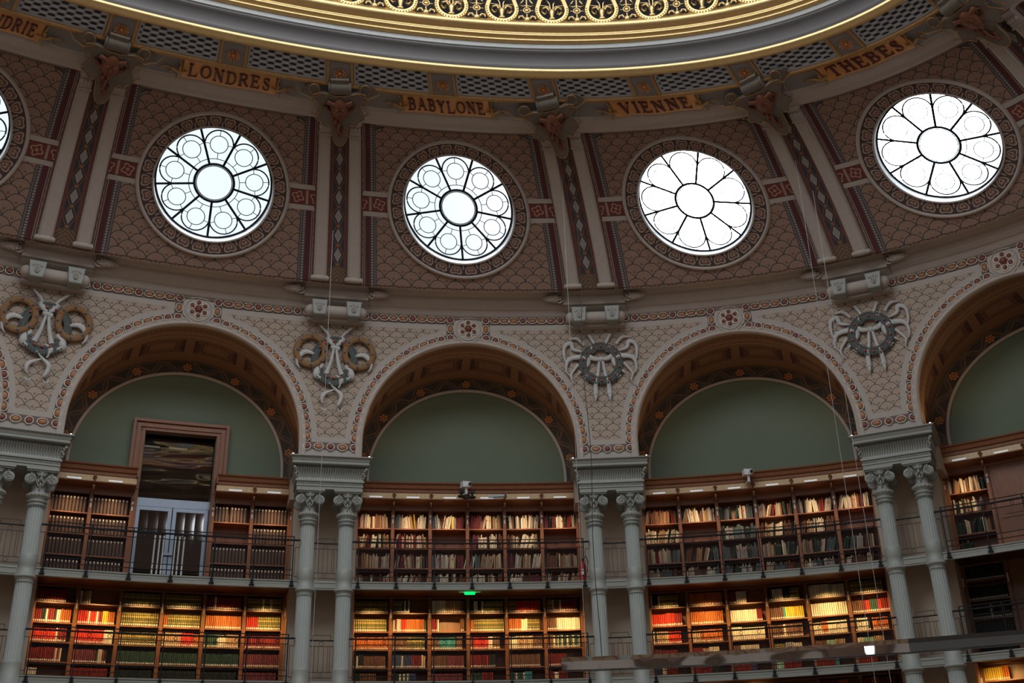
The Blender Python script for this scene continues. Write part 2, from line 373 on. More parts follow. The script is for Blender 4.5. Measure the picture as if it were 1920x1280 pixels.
def objcol(name, rough=.6):
    m, b = newmat(name, rough); n = X.nt.nodes.new('ShaderNodeObjectInfo'); X.nt.links.new(n.outputs['Color'], b.inputs['Base Color']); return m
BOOKC = objcol('book cloth')
def attrcol(name):
    m, b = newmat(name, .6); n = X.nt.nodes.new('ShaderNodeAttribute'); n.attribute_name = 'col'; X.nt.links.new(n.outputs['Color'], b.inputs['Base Color']); return m
BOOKS = attrcol('book cloths'); LABELM = plain('white shelf mark', (.75, .72, .65), .7)
# ------------------------------------------------------------------ the room
VP0, VP1, VP2, LV, V0 = np.array([1.15, 16.12]), np.array([2.31, 18.11]), np.array([4.2, 19.42]), 4.53, .4955
def vprof(v, h=0.0):
    v = np.asarray(v, float)[..., None]; p = (1 - v) ** 2 * VP0 + 2 * v * (1 - v) * VP1 + v * v * VP2; d = 2 * (1 - v) * (VP1 - VP0) + 2 * v * (VP2 - VP1)
    d /= np.linalg.norm(d, axis=-1)[..., None]; return p + np.stack([d[..., 1], -d[..., 0]], -1) * np.asarray(h)[..., None]
def VS(u, v, h=0.0):
    u, v, h = np.broadcast_arrays(np.asarray(u, float), np.asarray(v, float), np.asarray(h, float)); p = vprof(v, h); return W(u, p[..., 0], p[..., 1])
SU = 6.43
def VA(k, a, b, h=0.0): return VS(k + .5 + np.asarray(a) / SU, V0 + np.asarray(b) / LV, h)
def nS(z): return .11 + .29 * (np.asarray(z) - 11.6) / 4.08
def SP(u0, a, z, h=0.0):
    """spandrel wall: a metres right of u0"""
    z = np.asarray(z, float); return W(u0 + np.asarray(a) / S, nS(z) + h, z)
ARC, ARR = 12.0, 2.88
BAYS = range(-1, 5); PIERS = range(0, 5)

# floor, outer walls behind everything, far side of the oval
def ring_mesh(prof, mats, name, u0=0, u1=None, du=.1, smooth=False, mat=0):
    mb = MB(); mb.sweep(prof, u0, UT if u1 is None else u1, du, mat, smooth); return struct(name, mb, mats)
mb = MB(); us = np.linspace(0, UT, 120, endpoint=False); P = W(us, -2.3, 0.0); mb.add(P, [tuple(range(120))]); FLOORM = wood('floor wood lightened for bounce', (.34, .24, .17)); struct('floor', mb, FLOORM)  # unseen floor, colour lightened to bounce skylight up to the vault
ring_mesh([(-2.2, 0.0), (-2.2, 16.0)], BEIGE, 'wall_outer')
ring_mesh([(.45, 15.60), (-2.25, 15.75)], STONE, 'wall_top_closing')
FARM = plain('brown vault plaster', (.24, .15, .11), .7)
def far_mat():
    m, b = newmat('painted arcade of the far side', .7); U, V = uvs(); sb = U.mod(S) - S / 2; r = hyp(sb, (V - 12.0).max(0))
    c = mix(r.lt(2.88), (.40, .33, .28), (.22, .12, .07)); c = mix(hyp(sb, (V - 11.72).max(0)).lt(2.55), c, (.155, .20, .145)); c = mix(V.lt(11.4), c, (.16, .07, .035))
    c = mix(V.lt(10.6) * ((V * 2).frac().gt(.25)) * ((U * 1.04).frac().gt(.08)), c, (.34, .22, .14)); c = mix(sb.abs().gt(3.1) * V.lt(11.6), c, (.34, .36, .33)); c = mix(V.between(8.2, 8.42), c, (.31, .33, .31)); out_color(b, c); return m
ring_mesh([(.0, 0.0), (.0, 11.5), (.45, 15.7)], [far_mat()], 'wall_far', 5.0, UT - 1.0)
mb = MB(); vv = np.linspace(0, 1, 9); uu = np.linspace(5.0, UT - 1.0, 90); mb.grid(VS(uu[None], vv[:, None])); struct('ceiling', mb, FARM)

# spandrel walls with their arches, soffits and lunettes
def arch_path(R, c, zb, n=48):
    th = np.linspace(0, PI, n + 1); return [(R, zb)] + [(R * math.cos(t), c + R * math.sin(t)) for t in th] + [(-R, zb)]
ZB, ZT = 11.5, 15.68
for k in BAYS:
    inner = arch_path(ARR, ARC, ZB); outer = [(S / 2, ZB)]
    cth = math.atan2(ZT - ARC, S / 2)
    for (x, z) in inner[1:-1]:
        t = math.atan2(z - ARC, x); dx, dz = math.cos(t), math.sin(t)
        q = min((S / 2) / abs(dx) if abs(dx) > 1e-6 else 1e9, (ZT - ARC) / dz if dz > 1e-6 else 1e9); outer.append((dx * q, ARC + dz * q))
    outer.append((-S / 2, ZB)); inner, outer = np.array(inner), np.array(outer)
    # snap the nearest ray to the corner
    for sgn in (1, -1):
        i = int(np.argmin(np.hypot(outer[:, 0] - sgn * S / 2, outer[:, 1] - ZT))); outer[i] = (sgn * S / 2, ZT)
    f = np.linspace(0, 1, 9)[:, None, None]; A = inner[None] * (1 - f) + outer[None] * f
    P = SP(k + .5, A[..., 0], A[..., 1]); uv = np.stack([A[..., 0] + S / 2 + 20 * S, A[..., 1]], -1)
    mb = MB(); mb.grid(P, uv); struct('wall_arcade', mb, MOS_S)
    if k in (-1, 4): pass
    # moulded edge of the arch
    mb = MB(); pr = [(-.01, -.03), (0, .05), (.035, .075), (.06, .04), (.075, .03), (.125, .03), (.14, .05), (.165, .05), (.18, 0)]; rows = []
    for dr, h in pr:
        pth = np.array(arch_path(ARR + dr, ARC, ZB + .04)); rows.append(SP(k + .5, pth[:, 0], pth[:, 1], h))
    mb.grid(np.array(rows), None, 0, True); struct('trim_archivolt', mb, STONE)
    # barrel soffit
    fr = np.array(arch_path(ARR, ARC, 11.35)); bk = np.array(arch_path(3.0, 11.72, 11.30)); L = np.r_[0, np.cumsum(np.hypot(*np.diff(fr, axis=0).T))] - 9.1 / 2 - .675
    rows, uvl = [], []
    for t in np.linspace(0, 1, 7):
        p = fr * (1 - t) + bk * t; nn = nS(p[:, 1]) * (1 - t) + (-1.75) * t; rows.append(W(k + .5 + p[:, 0] / S, nn, p[:, 1])); uvl.append(np.stack([L + 40 * 1.35, np.full(len(L), t * 1.95)], -1))
    mb = MB(); mb.grid(np.array(rows), np.array(uvl), 0, True); struct('ceiling_soffit', mb, SOFF)
    # painted border on the lunette
    rows, uvl = [], []
    for r in (2.60, 2.8, 3.02):
        p = np.array(arch_path(r, 11.72, 11.2)); Lb = np.r_[0, np.cumsum(np.hypot(*np.diff(np.array(arch_path(2.8, 11.72, 11.2)), axis=0).T))]; Lb -= Lb[-1] / 2
        rows.append(W(k + .5 + p[:, 0] / S, -1.72, p[:, 1])); uvl.append(np.stack([Lb, np.full(len(Lb), (r - 2.60))], -1))
    mb = MB(); mb.grid(np.array(rows), np.array(uvl)); struct('trim_lunette_border', mb, BAND)
    mb = MB(); rows = []
    for r, n in ((2.56, -1.73), (2.56, -1.68), (2.60, -1.66), (2.64, -1.68), (2.64, -1.73)):
        p = np.array(arch_path(r, 11.72, 11.2)); rows.append(W(k + .5 + p[:, 0] / S, n, p[:, 1]))
    mb.grid(np.array(rows), None, 0, True); struct('trim_lunette_bead', mb, STONE)
    mb = MB()
    if k == 0:
        for a0, a1, z0, z1 in ((-3.1, -.84, 11.2, 14.9), (.88, 3.1, 11.2, 14.9), (-.84, .88, 12.56, 14.9)): mb.ubox(.5 + a0 / S, .5 + a1 / S, -1.85, -1.76, z0, z1)
    else: mb.ubox(k + .5 - 3.1 / S, k + .5 + 3.1 / S, -1.85, -1.76, 11.2, 14.9)
    struct('wall_lunette', mb, GREEN)
for k in PIERS:                                            # beige wall between the bookcases
    mb = MB(); mb.ubox(k - .108, k + .108, -2.1, -.75, 0.0, 10.75); mb.ubox(k - .125, k + .125, -2.1, -.7, 10.66, 11.5); struct('wall_pier', mb, BEIGE)

# main cornice above the arches, running right round
CORN = [(.36, 15.62), (.42, 15.66), (.46, 15.67), (.47, 15.70), (.49, 15.71), (.50, 15.83), (.53, 15.85), (.56, 15.855), (.57, 15.88), (.60, 15.89), (.61, 15.915), (.64, 15.92), (.645, 15.95), (.66, 15.97), (.665, 16.14), (.68, 16.15), (.69, 16.17), (.73, 16.175), (.75, 16.20), (.78, 16.21), (.79, 16.24), (1.2, 16.16)]
ring_mesh(CORN, [STONE], 'trim_cornice', -1.0, UT - 1, .05, True)
UPST = [(4.15, 19.50), (4.18, 19.32), (4.26, 19.27), (4.36, 19.27), (4.42, 19.33), (4.50, 19.34), (4.58, 19.36), (4.64, 19.39), (4.68, 19.39), (4.74, 19.44)]
ring_mesh(UPST, [STONE], 'trim_upper_moulding', -1, UT - 1, .05, True)
BND = plain('grey painted frieze', (.24, .225, .225), .6, var=.1)
ring_mesh([(4.72, 19.44), (5.45, 19.54)], [BND], 'trim_frieze', -1, UT - 1, .05)
ring_mesh([(5.44, 19.52), (5.45, 19.42), (5.52, 19.395), (5.57, 19.43), (5.57, 19.52)], [GOLD2], 'trim_gold_fillet', -1, UT - 1, .05, True)
ring_mesh([(5.55, 19.52), (6.2, 19.80)], [GREYP], 'trim_grille_bed', -1, UT - 1, .05)
ring_mesh([(6.15, 19.80), (6.13, 19.70), (6.20, 19.66), (6.27, 19.70), (6.28, 19.75), (6.32, 19.77), (6.34, 19.83), (6.30, 19.9)], [GOLD], 'trim_gold_torus', -1, UT - 1, .05, True)
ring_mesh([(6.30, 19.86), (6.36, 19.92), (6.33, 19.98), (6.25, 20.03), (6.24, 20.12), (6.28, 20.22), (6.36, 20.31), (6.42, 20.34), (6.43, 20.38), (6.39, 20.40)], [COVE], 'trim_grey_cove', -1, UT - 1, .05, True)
ring_mesh([(6.39, 20.40), (6.44, 20.42), (6.44, 20.58), (6.50, 20.60)], [plain('pale grey paint', (.34, .35, .35), .5)], 'trim_grey_flat', -1, UT - 1, .05)  # grey lowered in the colour to tone down the skylight on it
ring_mesh([(6.46, 20.55), (6.54, 20.58), (6.55, 20.63), (6.50, 20.65), (6.53, 20.68), (6.60, 20.69), (6.61, 20.74), (6.56, 20.78), (6.58, 20.84), (6.66, 20.86), (6.72, 20.92), (6.74, 21.0), (6.70, 21.06), (6.68, 21.12), (6.62, 21.12)], [GOLD], 'trim_gold_crown', -1, UT - 1, .05, True)
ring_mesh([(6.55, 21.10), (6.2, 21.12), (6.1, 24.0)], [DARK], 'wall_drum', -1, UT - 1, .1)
mb = MB(); rows = [W(np.linspace(0, UT, 121), n, z) for n, z in ((6.1, 24.0), (8.5, 24.4))]; mb.grid(np.array(rows)); struct('ceiling_dome_edge', mb, GREYP)
SKYG = emit('daylit crown glass', (.93, .97, 1.0), .6)
mb = MB(); mb.add(W(np.linspace(0, UT, 120, endpoint=False), 8.45, 24.42), [tuple(range(120))]); struct('window_crown', mb, SKYG)

# vault panels with their round openings
def oc_ring(k, r, h, n=96):
    a = np.arange(n + 1) * 2 * PI / n; return VA(k, r * np.sin(a), r * np.cos(a), h)
RO, RB0, RB1, RA = 1.49, -V0 * LV, (1 - V0) * LV, .402 * SU
for k in BAYS:
    angs = sorted(set([math.atan2(x, z) for x in (RA, -RA) for z in (RB0, RB1)] + [i * 2 * PI / 88 - PI for i in range(88)])); inn = np.array([(RO * math.sin(a), RO * math.cos(a)) for a in angs]); out = []
    for a in angs:
        dx, dz = math.sin(a), math.cos(a); q = min(RA / abs(dx) if abs(dx) > 1e-9 else 1e9, (RB1 / dz if dz > 1e-9 else (RB0 / dz if dz < -1e-9 else 1e9))); out.append((dx * q, dz * q))
    inn = np.r_[inn, inn[:1]]; out = np.array(out + out[:1]); f = np.linspace(0, 1, 9)[:, None, None]; A = inn[None] * (1 - f) + out[None] * f
    mb = MB(); mb.grid(VA(k, A[..., 0], A[..., 1]), A); struct('ceiling_vault_panel', mb, MOS_V)
    mb = MB(); mb.grid(np.array([oc_ring(k, r, h) for r, h in ((RO + .345, 0), (RO + .35, .05), (RO + .39, .085), (RO + .43, .05), (RO + .44, 0))]), None, 0, True)
    mb.grid(np.array([oc_ring(k, r, h) for r, h in ((RO + .05, 0), (RO + .045, .03), (RO + .01, .03), (RO, -.01))]), None, 0, True); struct('trim_oculus_moulding', mb, STONE)
for k in PIERS:                                            # strip behind the paired ribs
    uo = np.linspace(-.1, .1, 9); vo = np.linspace(0, 1, 25)
    mb = MB(); mb.grid(VS(k + uo[None], vo[:, None]), np.stack(np.broadcast_arrays(uo[None] * 6.4, vo[:, None] * LV), -1)); struct('ceiling_rib_strip', mb, STRIP)

# ------------------------------------------------------------------ round windows
UPN = {0: 'the cut-off', 1: 'the leftmost whole', 2: 'the second whole', 3: 'the third whole, brightest', 4: 'the rightmost'}
for k in range(-1, 4):
    c = VA(k, 0., 0., 0.); e = VA(k, 0., .05, 0.) - c; F0 = frame(k + .5, *vprof(V0)); ux = np.array(F0.col[0][:3]); zz = e - ux * (e @ ux); zz /= np.linalg.norm(zz); yy = np.cross(zz, ux); c2 = c + yy * .20
    ea = (VA(k, .02, 0.) - VA(k, -.02, 0.)) / .04; eb = (VA(k, 0., .02) - VA(k, 0., -.02)) / .04; MO = Matrix(((ux[0], yy[0], zz[0], c2[0]), (ux[1], yy[1], zz[1], c2[1]), (ux[2], yy[2], zz[2], c2[2]), (0, 0, 0, 1))); M = Matrix(((ea[0], yy[0], eb[0], c2[0]), (ea[1], yy[1], eb[1], c2[1]), (ea[2], yy[2], eb[2], c2[2]), (0, 0, 0, 1)))
    w = tag(link('window_%d' % (k + 2), None, MO), 'round flower-patterned window, %s, above the city name %s' % (UPN[k + 1], CITY[k].lower()), None, None, 'structure')
    a = np.arange(97) * 2 * PI / 96; RF = 1.465
    pl = lambda r, y: xf(M, np.stack([r * np.sin(a), np.full(97, y), r * np.cos(a)], -1))
    mb = MB(); mb.grid(np.array([oc_ring(k, RO, 0.01), oc_ring(k, RO, -.06), pl(RF + .02, .0), pl(RF + .02, .12)]), None, 0, False); obj('reveal', mb, WHITE, w, MO)
    mb = MB(); mb.torus(M, RF, .028, 72, 6); obj('frame', mb, NAVY, w, MO)
    mb = MB(); mb.torus(M, .50, .034, 48, 6); mb.torus(M, .45, .012, 48, 6); obj('hub_ring', mb, NAVY, w, MO)
    mb = MB(); mb.torus(M, .64, .010, 48, 4)
    for i in range(9):
        t = i * 2 * PI / 9; cx, cz = 1.02 * math.sin(t), 1.02 * math.cos(t); mb.torus(M, .225, .011, 24, 4, 0, 'xz', (cx, 0, cz))
        for q in range(4):
            b = t + q * PI / 2; d = np.array([math.sin(b), 0, math.cos(b)]); mb.tube([np.array([cx, 0, cz]) + d * .225, np.array([cx, 0, cz]) + d * (.37 if q % 2 == 0 else .36)], .009, 4, M=M)
    obj('lead_lines', mb, NAVY, w, MO)
    for i in range(9):
        t = (i + .5) * 2 * PI / 9; d = np.array([math.sin(t), 0, math.cos(t)]); pr_ = np.array([math.cos(t), 0, -math.sin(t)])
        mb = MB(); mb.tube([d * .52 + pr_ * .012, d * RF + pr_ * .012], .017, 5, M=M); mb.tube([d * .52 - pr_ * .016, d * RF - pr_ * .016], .017, 5, M=M); obj('spoke', mb, NAVY, w, MO)
        t = i * 2 * PI / 9; e1 = np.array([math.sin(t), 0, math.cos(t)]); e2 = np.array([math.cos(t), 0, -math.sin(t)])
        pts = [e1 * (1.04 + .355 * math.cos(b)) + e2 * (.355 * math.sin(b)) for b in np.linspace(-2.0, 2.0, 25)]; mb = MB(); mb.tube(pts, .020, 5, M=M); obj('petal_bar', mb, NAVY, w, MO)
    mb = MB(); mb.add(np.array([xf(M, np.array([[RF * math.sin(x), .03, RF * math.cos(x)]]))[0] for x in np.arange(64) * 2 * PI / 64]), [tuple(range(64))]); obj('pane', mb, GLASS, w, MO)

# ------------------------------------------------------------------ gallery floors, link beams
ZG = [8.42, 6.02, 3.62]
for zi, zf in enumerate(ZG):
    for k in range(-1, 4):
        mb = MB(); mb.ubox(k + .5 - .415, k + .5 + .415, -.02, .05, zf - .22, zf - .02); mb.ubox(k + .5 - .41, k + .5 + .41, .05, .065, zf - .215, zf - .195); mb.ubox(k + .5 - .41, k + .5 + .41, .05, .07, zf - .055, zf - .03)
        mb.ubox(k + .5 - .395, k + .5 + .395, .05, .056, zf - .12, zf - .112)
        for sg in (-1, 1):
            for dz in (.06, .10, .15, .19):
                for du in (.004, .012): mb.ball(frame(k + .5 + sg * (.413 - du), .05, zf - dz), .008, .006, .008, seg=6, rings=3)
        struct('trim_gallery_edge', mb, PAINT)
        mb = MB(); mb.ubox(k + .5 - .42, k + .5 + .42, -2.1, -.02, zf - .05, zf); struct('floor_gallery', mb, WOODD)
    for k in range(0, 4):
        mb = MB(); a0, a1 = k - .042, k + .042; mb.ubox(a0, a1, -.08, .03, zf - .24, zf - .02, 0, .02); mb.ubox(a0 + .008, a1 - .008, .03, .045, zf - .2, zf - .19, 0, .02); mb.ubox(a0 + .008, a1 - .008, .03, .045, zf - .075, zf - .065, 0, .02)
        for du in (a0 + .005, a1 - .005):
            for dz in (.07, .13, .18): mb.ball(frame(du, .03, zf - dz), .009, .006, .009, seg=6, rings=3)
        struct('trim_link_beam', mb, PAINT)
        mb = MB(); mb.ubox(k - .11, k + .11, -.8, -.08, zf - .05, zf); struct('floor_passage', mb, WOODD)
# ------------------------------------------------------------------ iron columns (one model, copied)
def spiral(cx, cz, R, turns, sgn, y, n=40):
    t = np.linspace(0, 1, n); r = R * (1 - t * .82); a = t * turns * 2 * PI; return [np.array([cx + sgn * q * math.sin(b), y, cz + q * math.cos(b)]) for q, b in zip(r, a)]
def make_capital(parent, M, zt, full):
    """capital whose abacus top is zt; full: with scrolls and leaves"""
    mb = MB(); r = .185
    mb.lathe(M, [(r, zt - .865), (r + .03, zt - .855), (r + .03, zt - .83), (r + .005, zt - .82), (r + .005, zt - .79), (r + .04, zt - .775), (r + .04, zt - .74), (r + .01, zt - .73), (r, zt - .70), (r + .055, zt - .66), (r + .075, zt - .62), (r + .055, zt - .57), (r + .0, zt - .54), (r - .01, zt - .50), (r + .0, zt - .3), (r + .06, zt - .14), (r + .12, zt - .09)], 28)
    for i in range(20):
        a = i * 2 * PI / 20; mb.ball(M, .028, .028, .04, (math.cos(a) * (r + .06), math.sin(a) * (r + .06), zt - .615), 6, 4)
    for i in range(24):
        a = i * 2 * PI / 24; mb.ball(M, .012, .012, .018, (math.cos(a) * (r + .012), math.sin(a) * (r + .012), zt - .885), 5, 3)
    cap = obj('capital', mb, PAINT, parent, M)
    mb = MB(); mb.box(M, -.36, .36, -.34, .34, zt - .05, zt); mb.box(M, -.335, .335, -.31, .31, zt - .085, zt - .05); obj('abacus', mb, PAINT, cap, M)
    for ys in (-1, 1):
        for s in (-1, 1):
            mb = MB(); cx, cz, y = s * .245, zt - .275, ys * .27
            A = M @ Matrix.Translation((cx, y, cz)) @ Matrix.Rotation(PI / 2, 4, 'X')
            mb.lathe(A, [(.11, -.03), (.125, -.02), (.125, .02), (.11, .03)], 20); mb.tube(spiral(cx, cz, .105, 1.9, -s, y + ys * .035), np.linspace(.02, .01, 40), 6, M=M); mb.ball(M, .03, .03, .03, (cx, y + ys * .03, cz), 8, 5)
            t = np.linspace(0, 1, 12); mb.tube([(s * (.03 + .215 * q ** .7), y * (.72 + .28 * q), zt - .42 + .31 * math.sin(q * 2.0)) for q in t], .022, 6, M=M)
            obj('volute', mb, PAINT, cap, M)
        mb = MB()
        for (lx, lz, rx, rz) in ((0, -.14, .05, .07), (0, -.25, .035, .06), (-.055, -.16, .05, .03), (.055, -.16, .05, .03), (-.05, -.30, .03, .055), (.05, -.30, .03, .055), (0, -.38, .03, .06), (-.09, -.12, .045, .03), (.09, -.12, .045, .03), (0, -.47, .02, .05)):
            mb.ball(M, rx, .035, rz, (lx, ys * (.25 if lz > -.3 else .21), zt + lz), 8, 5)
        obj('acanthus_leaf', mb, PAINT, cap, M)
def make_column(M):
    t = thing('fluted_column', 'x', 'column', M); F = 20
    mb = MB(); mb.lathe(M, [(.187, 8.72), (.185, 9.80)], 160, 0, True, F, .085); mb.lathe(M, [(.190, 8.66), (.190, 8.72)], 32); obj('shaft', mb, PAINT, t, M)
    mb = MB(); mb.lathe(M, [(.20, 8.17), (.20, 8.40), (.205, 8.42), (.205, 8.66), (.19, 8.68)], 36); mb.lathe(M, [(.19, 8.06), (.21, 8.08), (.215, 8.12), (.235, 8.13), (.24, 8.15), (.235, 8.18), (.2, 8.19)], 36); obj('collar', mb, PAINT, t, M)
    mb = MB(); mb.lathe(M, [(.190, 6.30), (.188, 8.02)], 160, 0, True, F, .085); mb.lathe(M, [(.19, 8.02), (.196, 8.03), (.19, 8.07)], 36)
    for i in range(20):
        a = i * 2 * PI / 20; mb.ball(M, .011, .011, .02, (math.cos(a) * .19, math.sin(a) * .19, 8.015), 5, 3)
    obj('middle_shaft', mb, PAINT, t, M)
    mb = MB(); mb.lathe(M, [(.21, 5.77), (.21, 6.22), (.2, 6.30)], 36); mb.lathe(M, [(.2, 5.66), (.22, 5.68), (.225, 5.72), (.25, 5.73), (.255, 5.76), (.245, 5.79), (.21, 5.80)], 36); obj('lower_collar', mb, PAINT, t, M)
    mb = MB(); mb.lathe(M, [(.22, .5), (.2, 5.68)], 120, 0, True, F, .085); mb.lathe(M, [(.32, 0), (.32, .12), (.28, .3), (.25, .5)], 32); obj('lower_shaft', mb, PAINT, t, M)
    make_capital(t, M, 10.668, True)
    return t
SIDE = {-1: 'left', 1: 'right'}
PLC = ['at the cut-off left edge of the hall', 'between the balcony with a glass door and the next', 'between the two balconies with cameras above', 'near the right edge']
proto = None
def make_entab(M):
    t = thing('entablature_block', 'x', 'entablature', M)
    mb = MB(); z = 10.668
    def slab(w, d, z0, z1): mb.box(M, -w, w, -d, 1.25, z0, z1)
    mb = MB(); slab(.83, .33, z, z + .07); slab(.85, .35, z + .07, z + .10); slab(.835, .335, z + .10, z + .19); slab(.87, .37, z + .19, z + .23)
    for i in range(34): mb.ball(M, .02, .015, .02, (-.8 + i * 1.6 / 33, -.345, z + .145), 6, 4)
    obj('architrave', mb, PAINT, t, M)
    mb = MB(); prof = [(.86, .36, .23), (.84, .34, .30), (.85, .35, .40), (.88, .38, .47), (.93, .44, .53)]
    P = [[(-w, 1.25, z + zz), (-w, -d, z + zz), (w, -d, z + zz), (w, 1.25, z + zz)] for w, d, zz in prof]; P.append([(-.85, 1.25, z + .56), (-.85, -.36, z + .56), (.85, -.36, z + .56), (.85, 1.25, z + .56)])
    mb.grid(xf(M, np.array(P).reshape(-1, 3)).reshape(len(P), 4, 3))
    for i in range(27):
        x = -.80 + i * 1.6 / 26; mb.tube([(x, -.345, z + .27), (x, -.36, z + .40), (x, -.40, z + .48), (x, -.455, z + .525)], [.014, .022, .026, .018], 6, M=M)
    for s in (-1, 1):
        for (dx, dz, r_) in ((.0, .30, .03), (.02, .36, .035), (.0, .42, .04), (.03, .48, .045), (.06, .52, .045)): mb.ball(M, r_, r_, r_, (s * (.85 + dx), -.37 - dx, z + dz), 8, 5)
        for i in range(14): y = -.3 + i * .11; mb.tube([(s * .85, y, z + .27), (s * .87, y, z + .40), (s * .92, y, z + .50)], [.014, .02, .018], 5, M=M)
    obj('acanthus_frieze', mb, PAINT, t, M)
    mb = MB()
    def corn(pr):
        P = np.array([[(-w, 1.25, zz), (-w, -w + .49, zz), (w, -w + .49, zz), (w, 1.25, zz)] for w, zz in pr]); mb.grid(xf(M, P.reshape(-1, 3)).reshape(P.shape))
    corn([(.84, z + .56), (.84, z + .60), (.965, z + .61), (.985, z + .63), (.985, z + .66), (.965, z + .68), (.965, z + .69), (.98, z + .71), (1.0, z + .77), (1.03, z + .79), (1.05, z + .80), (1.05, z + .825), (.5, z + .83)]); mb.box(M, -1.03, 1.03, -.54, 1.25, z + .80, z + .826)
    obj('cornice', mb, PAINT, t, M)
    return t
entp = None; LAMPP = None
for k in range(0, 4):
    for s in (-1, 1):
        M = frame(k + s * .065, 0, 0); lab = 'grey fluted iron column with scrolled capital, %s one of the %s' % (SIDE[s], PIER[k])
        if proto is None: proto = make_column(M); proto['label'] = lab; proto['group'] = 'paired iron columns'
        else: copy_tree(proto, M, lab, 'paired iron columns')
    M = frame(k, 0, 0); lab = 'grey entablature block with leafy frieze on the %s' % PIER[k]
    if entp is None: entp = make_entab(M); entp['label'] = lab; entp['group'] = 'entablature blocks'
    else: copy_tree(entp, M, lab, 'entablature blocks')
    for s in (-1, 1):
        M2 = M @ Matrix.Translation((s * .97, -.45, 11.495))
        lab = 'tiny uplight standing on the %s end of the entablature over the %s' % (SIDE[s], PIER[k])
        if LAMPP is None:
            LAMPP = thing('uplight', lab, 'lamp', M2, 'uplights at the arch springings'); mb = MB(); mb.lathe(M2, [(.028, 0), (.028, .035)], 10); obj('housing', mb, NAVY, LAMPP, M2); mb = MB(); mb.ball(M2, .022, .022, .014, (0, 0, .042)); obj('lens', mb, SPOTW, LAMPP, M2)
        else: copy_tree(LAMPP, M2, lab)
        p = M @ Vector((s * 1.0, .15, 11.55)); dl = Vector(M.col[0][:3]) * s * .25 + Vector(M.col[1][:3]) * .05 + Vector((0, 0, 1)); area('uplight_glow', p, dl, .5, .08, 5, (1, .62, .25), 2.2)

# ------------------------------------------------------------------ impost blocks on the cornice, with cones and brackets
for k in range(0, 5):
    M = frame(k, .5, 15.3); t = thing('impost_block', 'carved block with two brackets and pine cones, on the cornice above the %s' % PIER[k], 'stone block', M, 'cornice blocks')
    mb = MB(); pr = [(.40, 15.70), (.62, 15.82), (.66, 15.845), (.66, 15.87), (.78, 15.885), (.79, 15.92), (.80, 15.94), (.81, 16.17), (.83, 16.18), (.835, 16.21), (.87, 16.22), (.88, 16.26), (1.1, 16.26)]
    mb.sweep(pr, k - .122, k + .122, .03)
    for uu_ in (k - .122, k + .122): mb.add(np.array([W(uu_, n, z) for n, z in pr]), [tuple(range(len(pr)))])
    obj('block', mb, STONE, t)
    mb = MB(); us2 = np.linspace(k - .094, k + .094, 9); mb.tube(W(us2, .70, 15.50), .165, 14); 
    for e in (0, -1): mb.ball(Matrix.Translation(W(us2[e], .70, 15.50)), .165, .165, .165)
    mb.ubox(k - .105, k + .105, .3, .62, 15.27, 15.40, 0, .03); obj('roll', mb, STONE, t)
    for s in (-1, 1):
        F = frame(k + s * .0645, .72, 15.5)
        mb = MB(); V = [(-.2, -.24, .22), (.2, -.24, .22), (.155, -.27, -.2), (-.155, -.27, -.2), (-.2, .1, .24), (.2, .1, .24), (.15, .1, -.24), (-.15, .1, -.24)]
        mb.add(xf(F, np.array(V)), [(0, 1, 2, 3), (4, 7, 6, 5), (0, 4, 5, 1), (3, 2, 6, 7), (1, 5, 6, 2), (0, 3, 7, 4)])
        mb.tube([(-.15, -.25, -.2), (.15, -.25, -.2)], .05, 8, M=F)
        br = obj('bracket', mb, PAINT, t)
        mb = MB(); mb.tube([(-.045, -.275, .04), (-.045, -.285, -.06), (-.02, -.285, -.11), (.02, -.285, -.11), (.045, -.285, -.06), (.045, -.275, .04)], .016, 6, M=F); mb.tube([(0, -.275, .05), (0, -.285, -.08)], .014, 6, M=F)
        for a in (-60, -35, 0, 35, 60): mb.ball(F, .022, .02, .034, (math.sin(math.radians(a)) * .125, -.255, .03 + math.cos(math.radians(a)) * .09), 6, 4)
        obj('carved_leaf', mb, STONE, br)
        # pine cone and its scroll
        C = frame(k + s * .142, .82, 16.05); mb = MB(); mb.lathe(C @ Matrix.Rotation(s * PI / 2, 4, 'Y'), [(.02, -.12), (.085, -.10), (.06, -.05), (.10, 0), (.11, .1), (.10, .2), (.065, .32), (.02, .42)], 14)
        for i in range(6):
            for j in range(8): a = j * PI / 4 + i * .4; rr = .108 - .010 * i; mb.ball(C, .035, .026, .026, (s * (.0 + i * .065), rr * math.cos(a), rr * math.sin(a)), 6, 4)
        pc = obj('pine_cone', mb, STONE, t); 
        mb = MB(); a = np.linspace(-1.7, 1.7, 14); mb.tube([(s * (-.10 - .12 * math.cos(b) + .06), -.02, .135 * math.sin(b)) for b in a], .022, 6, M=C); obj('scroll', mb, STONE, pc)
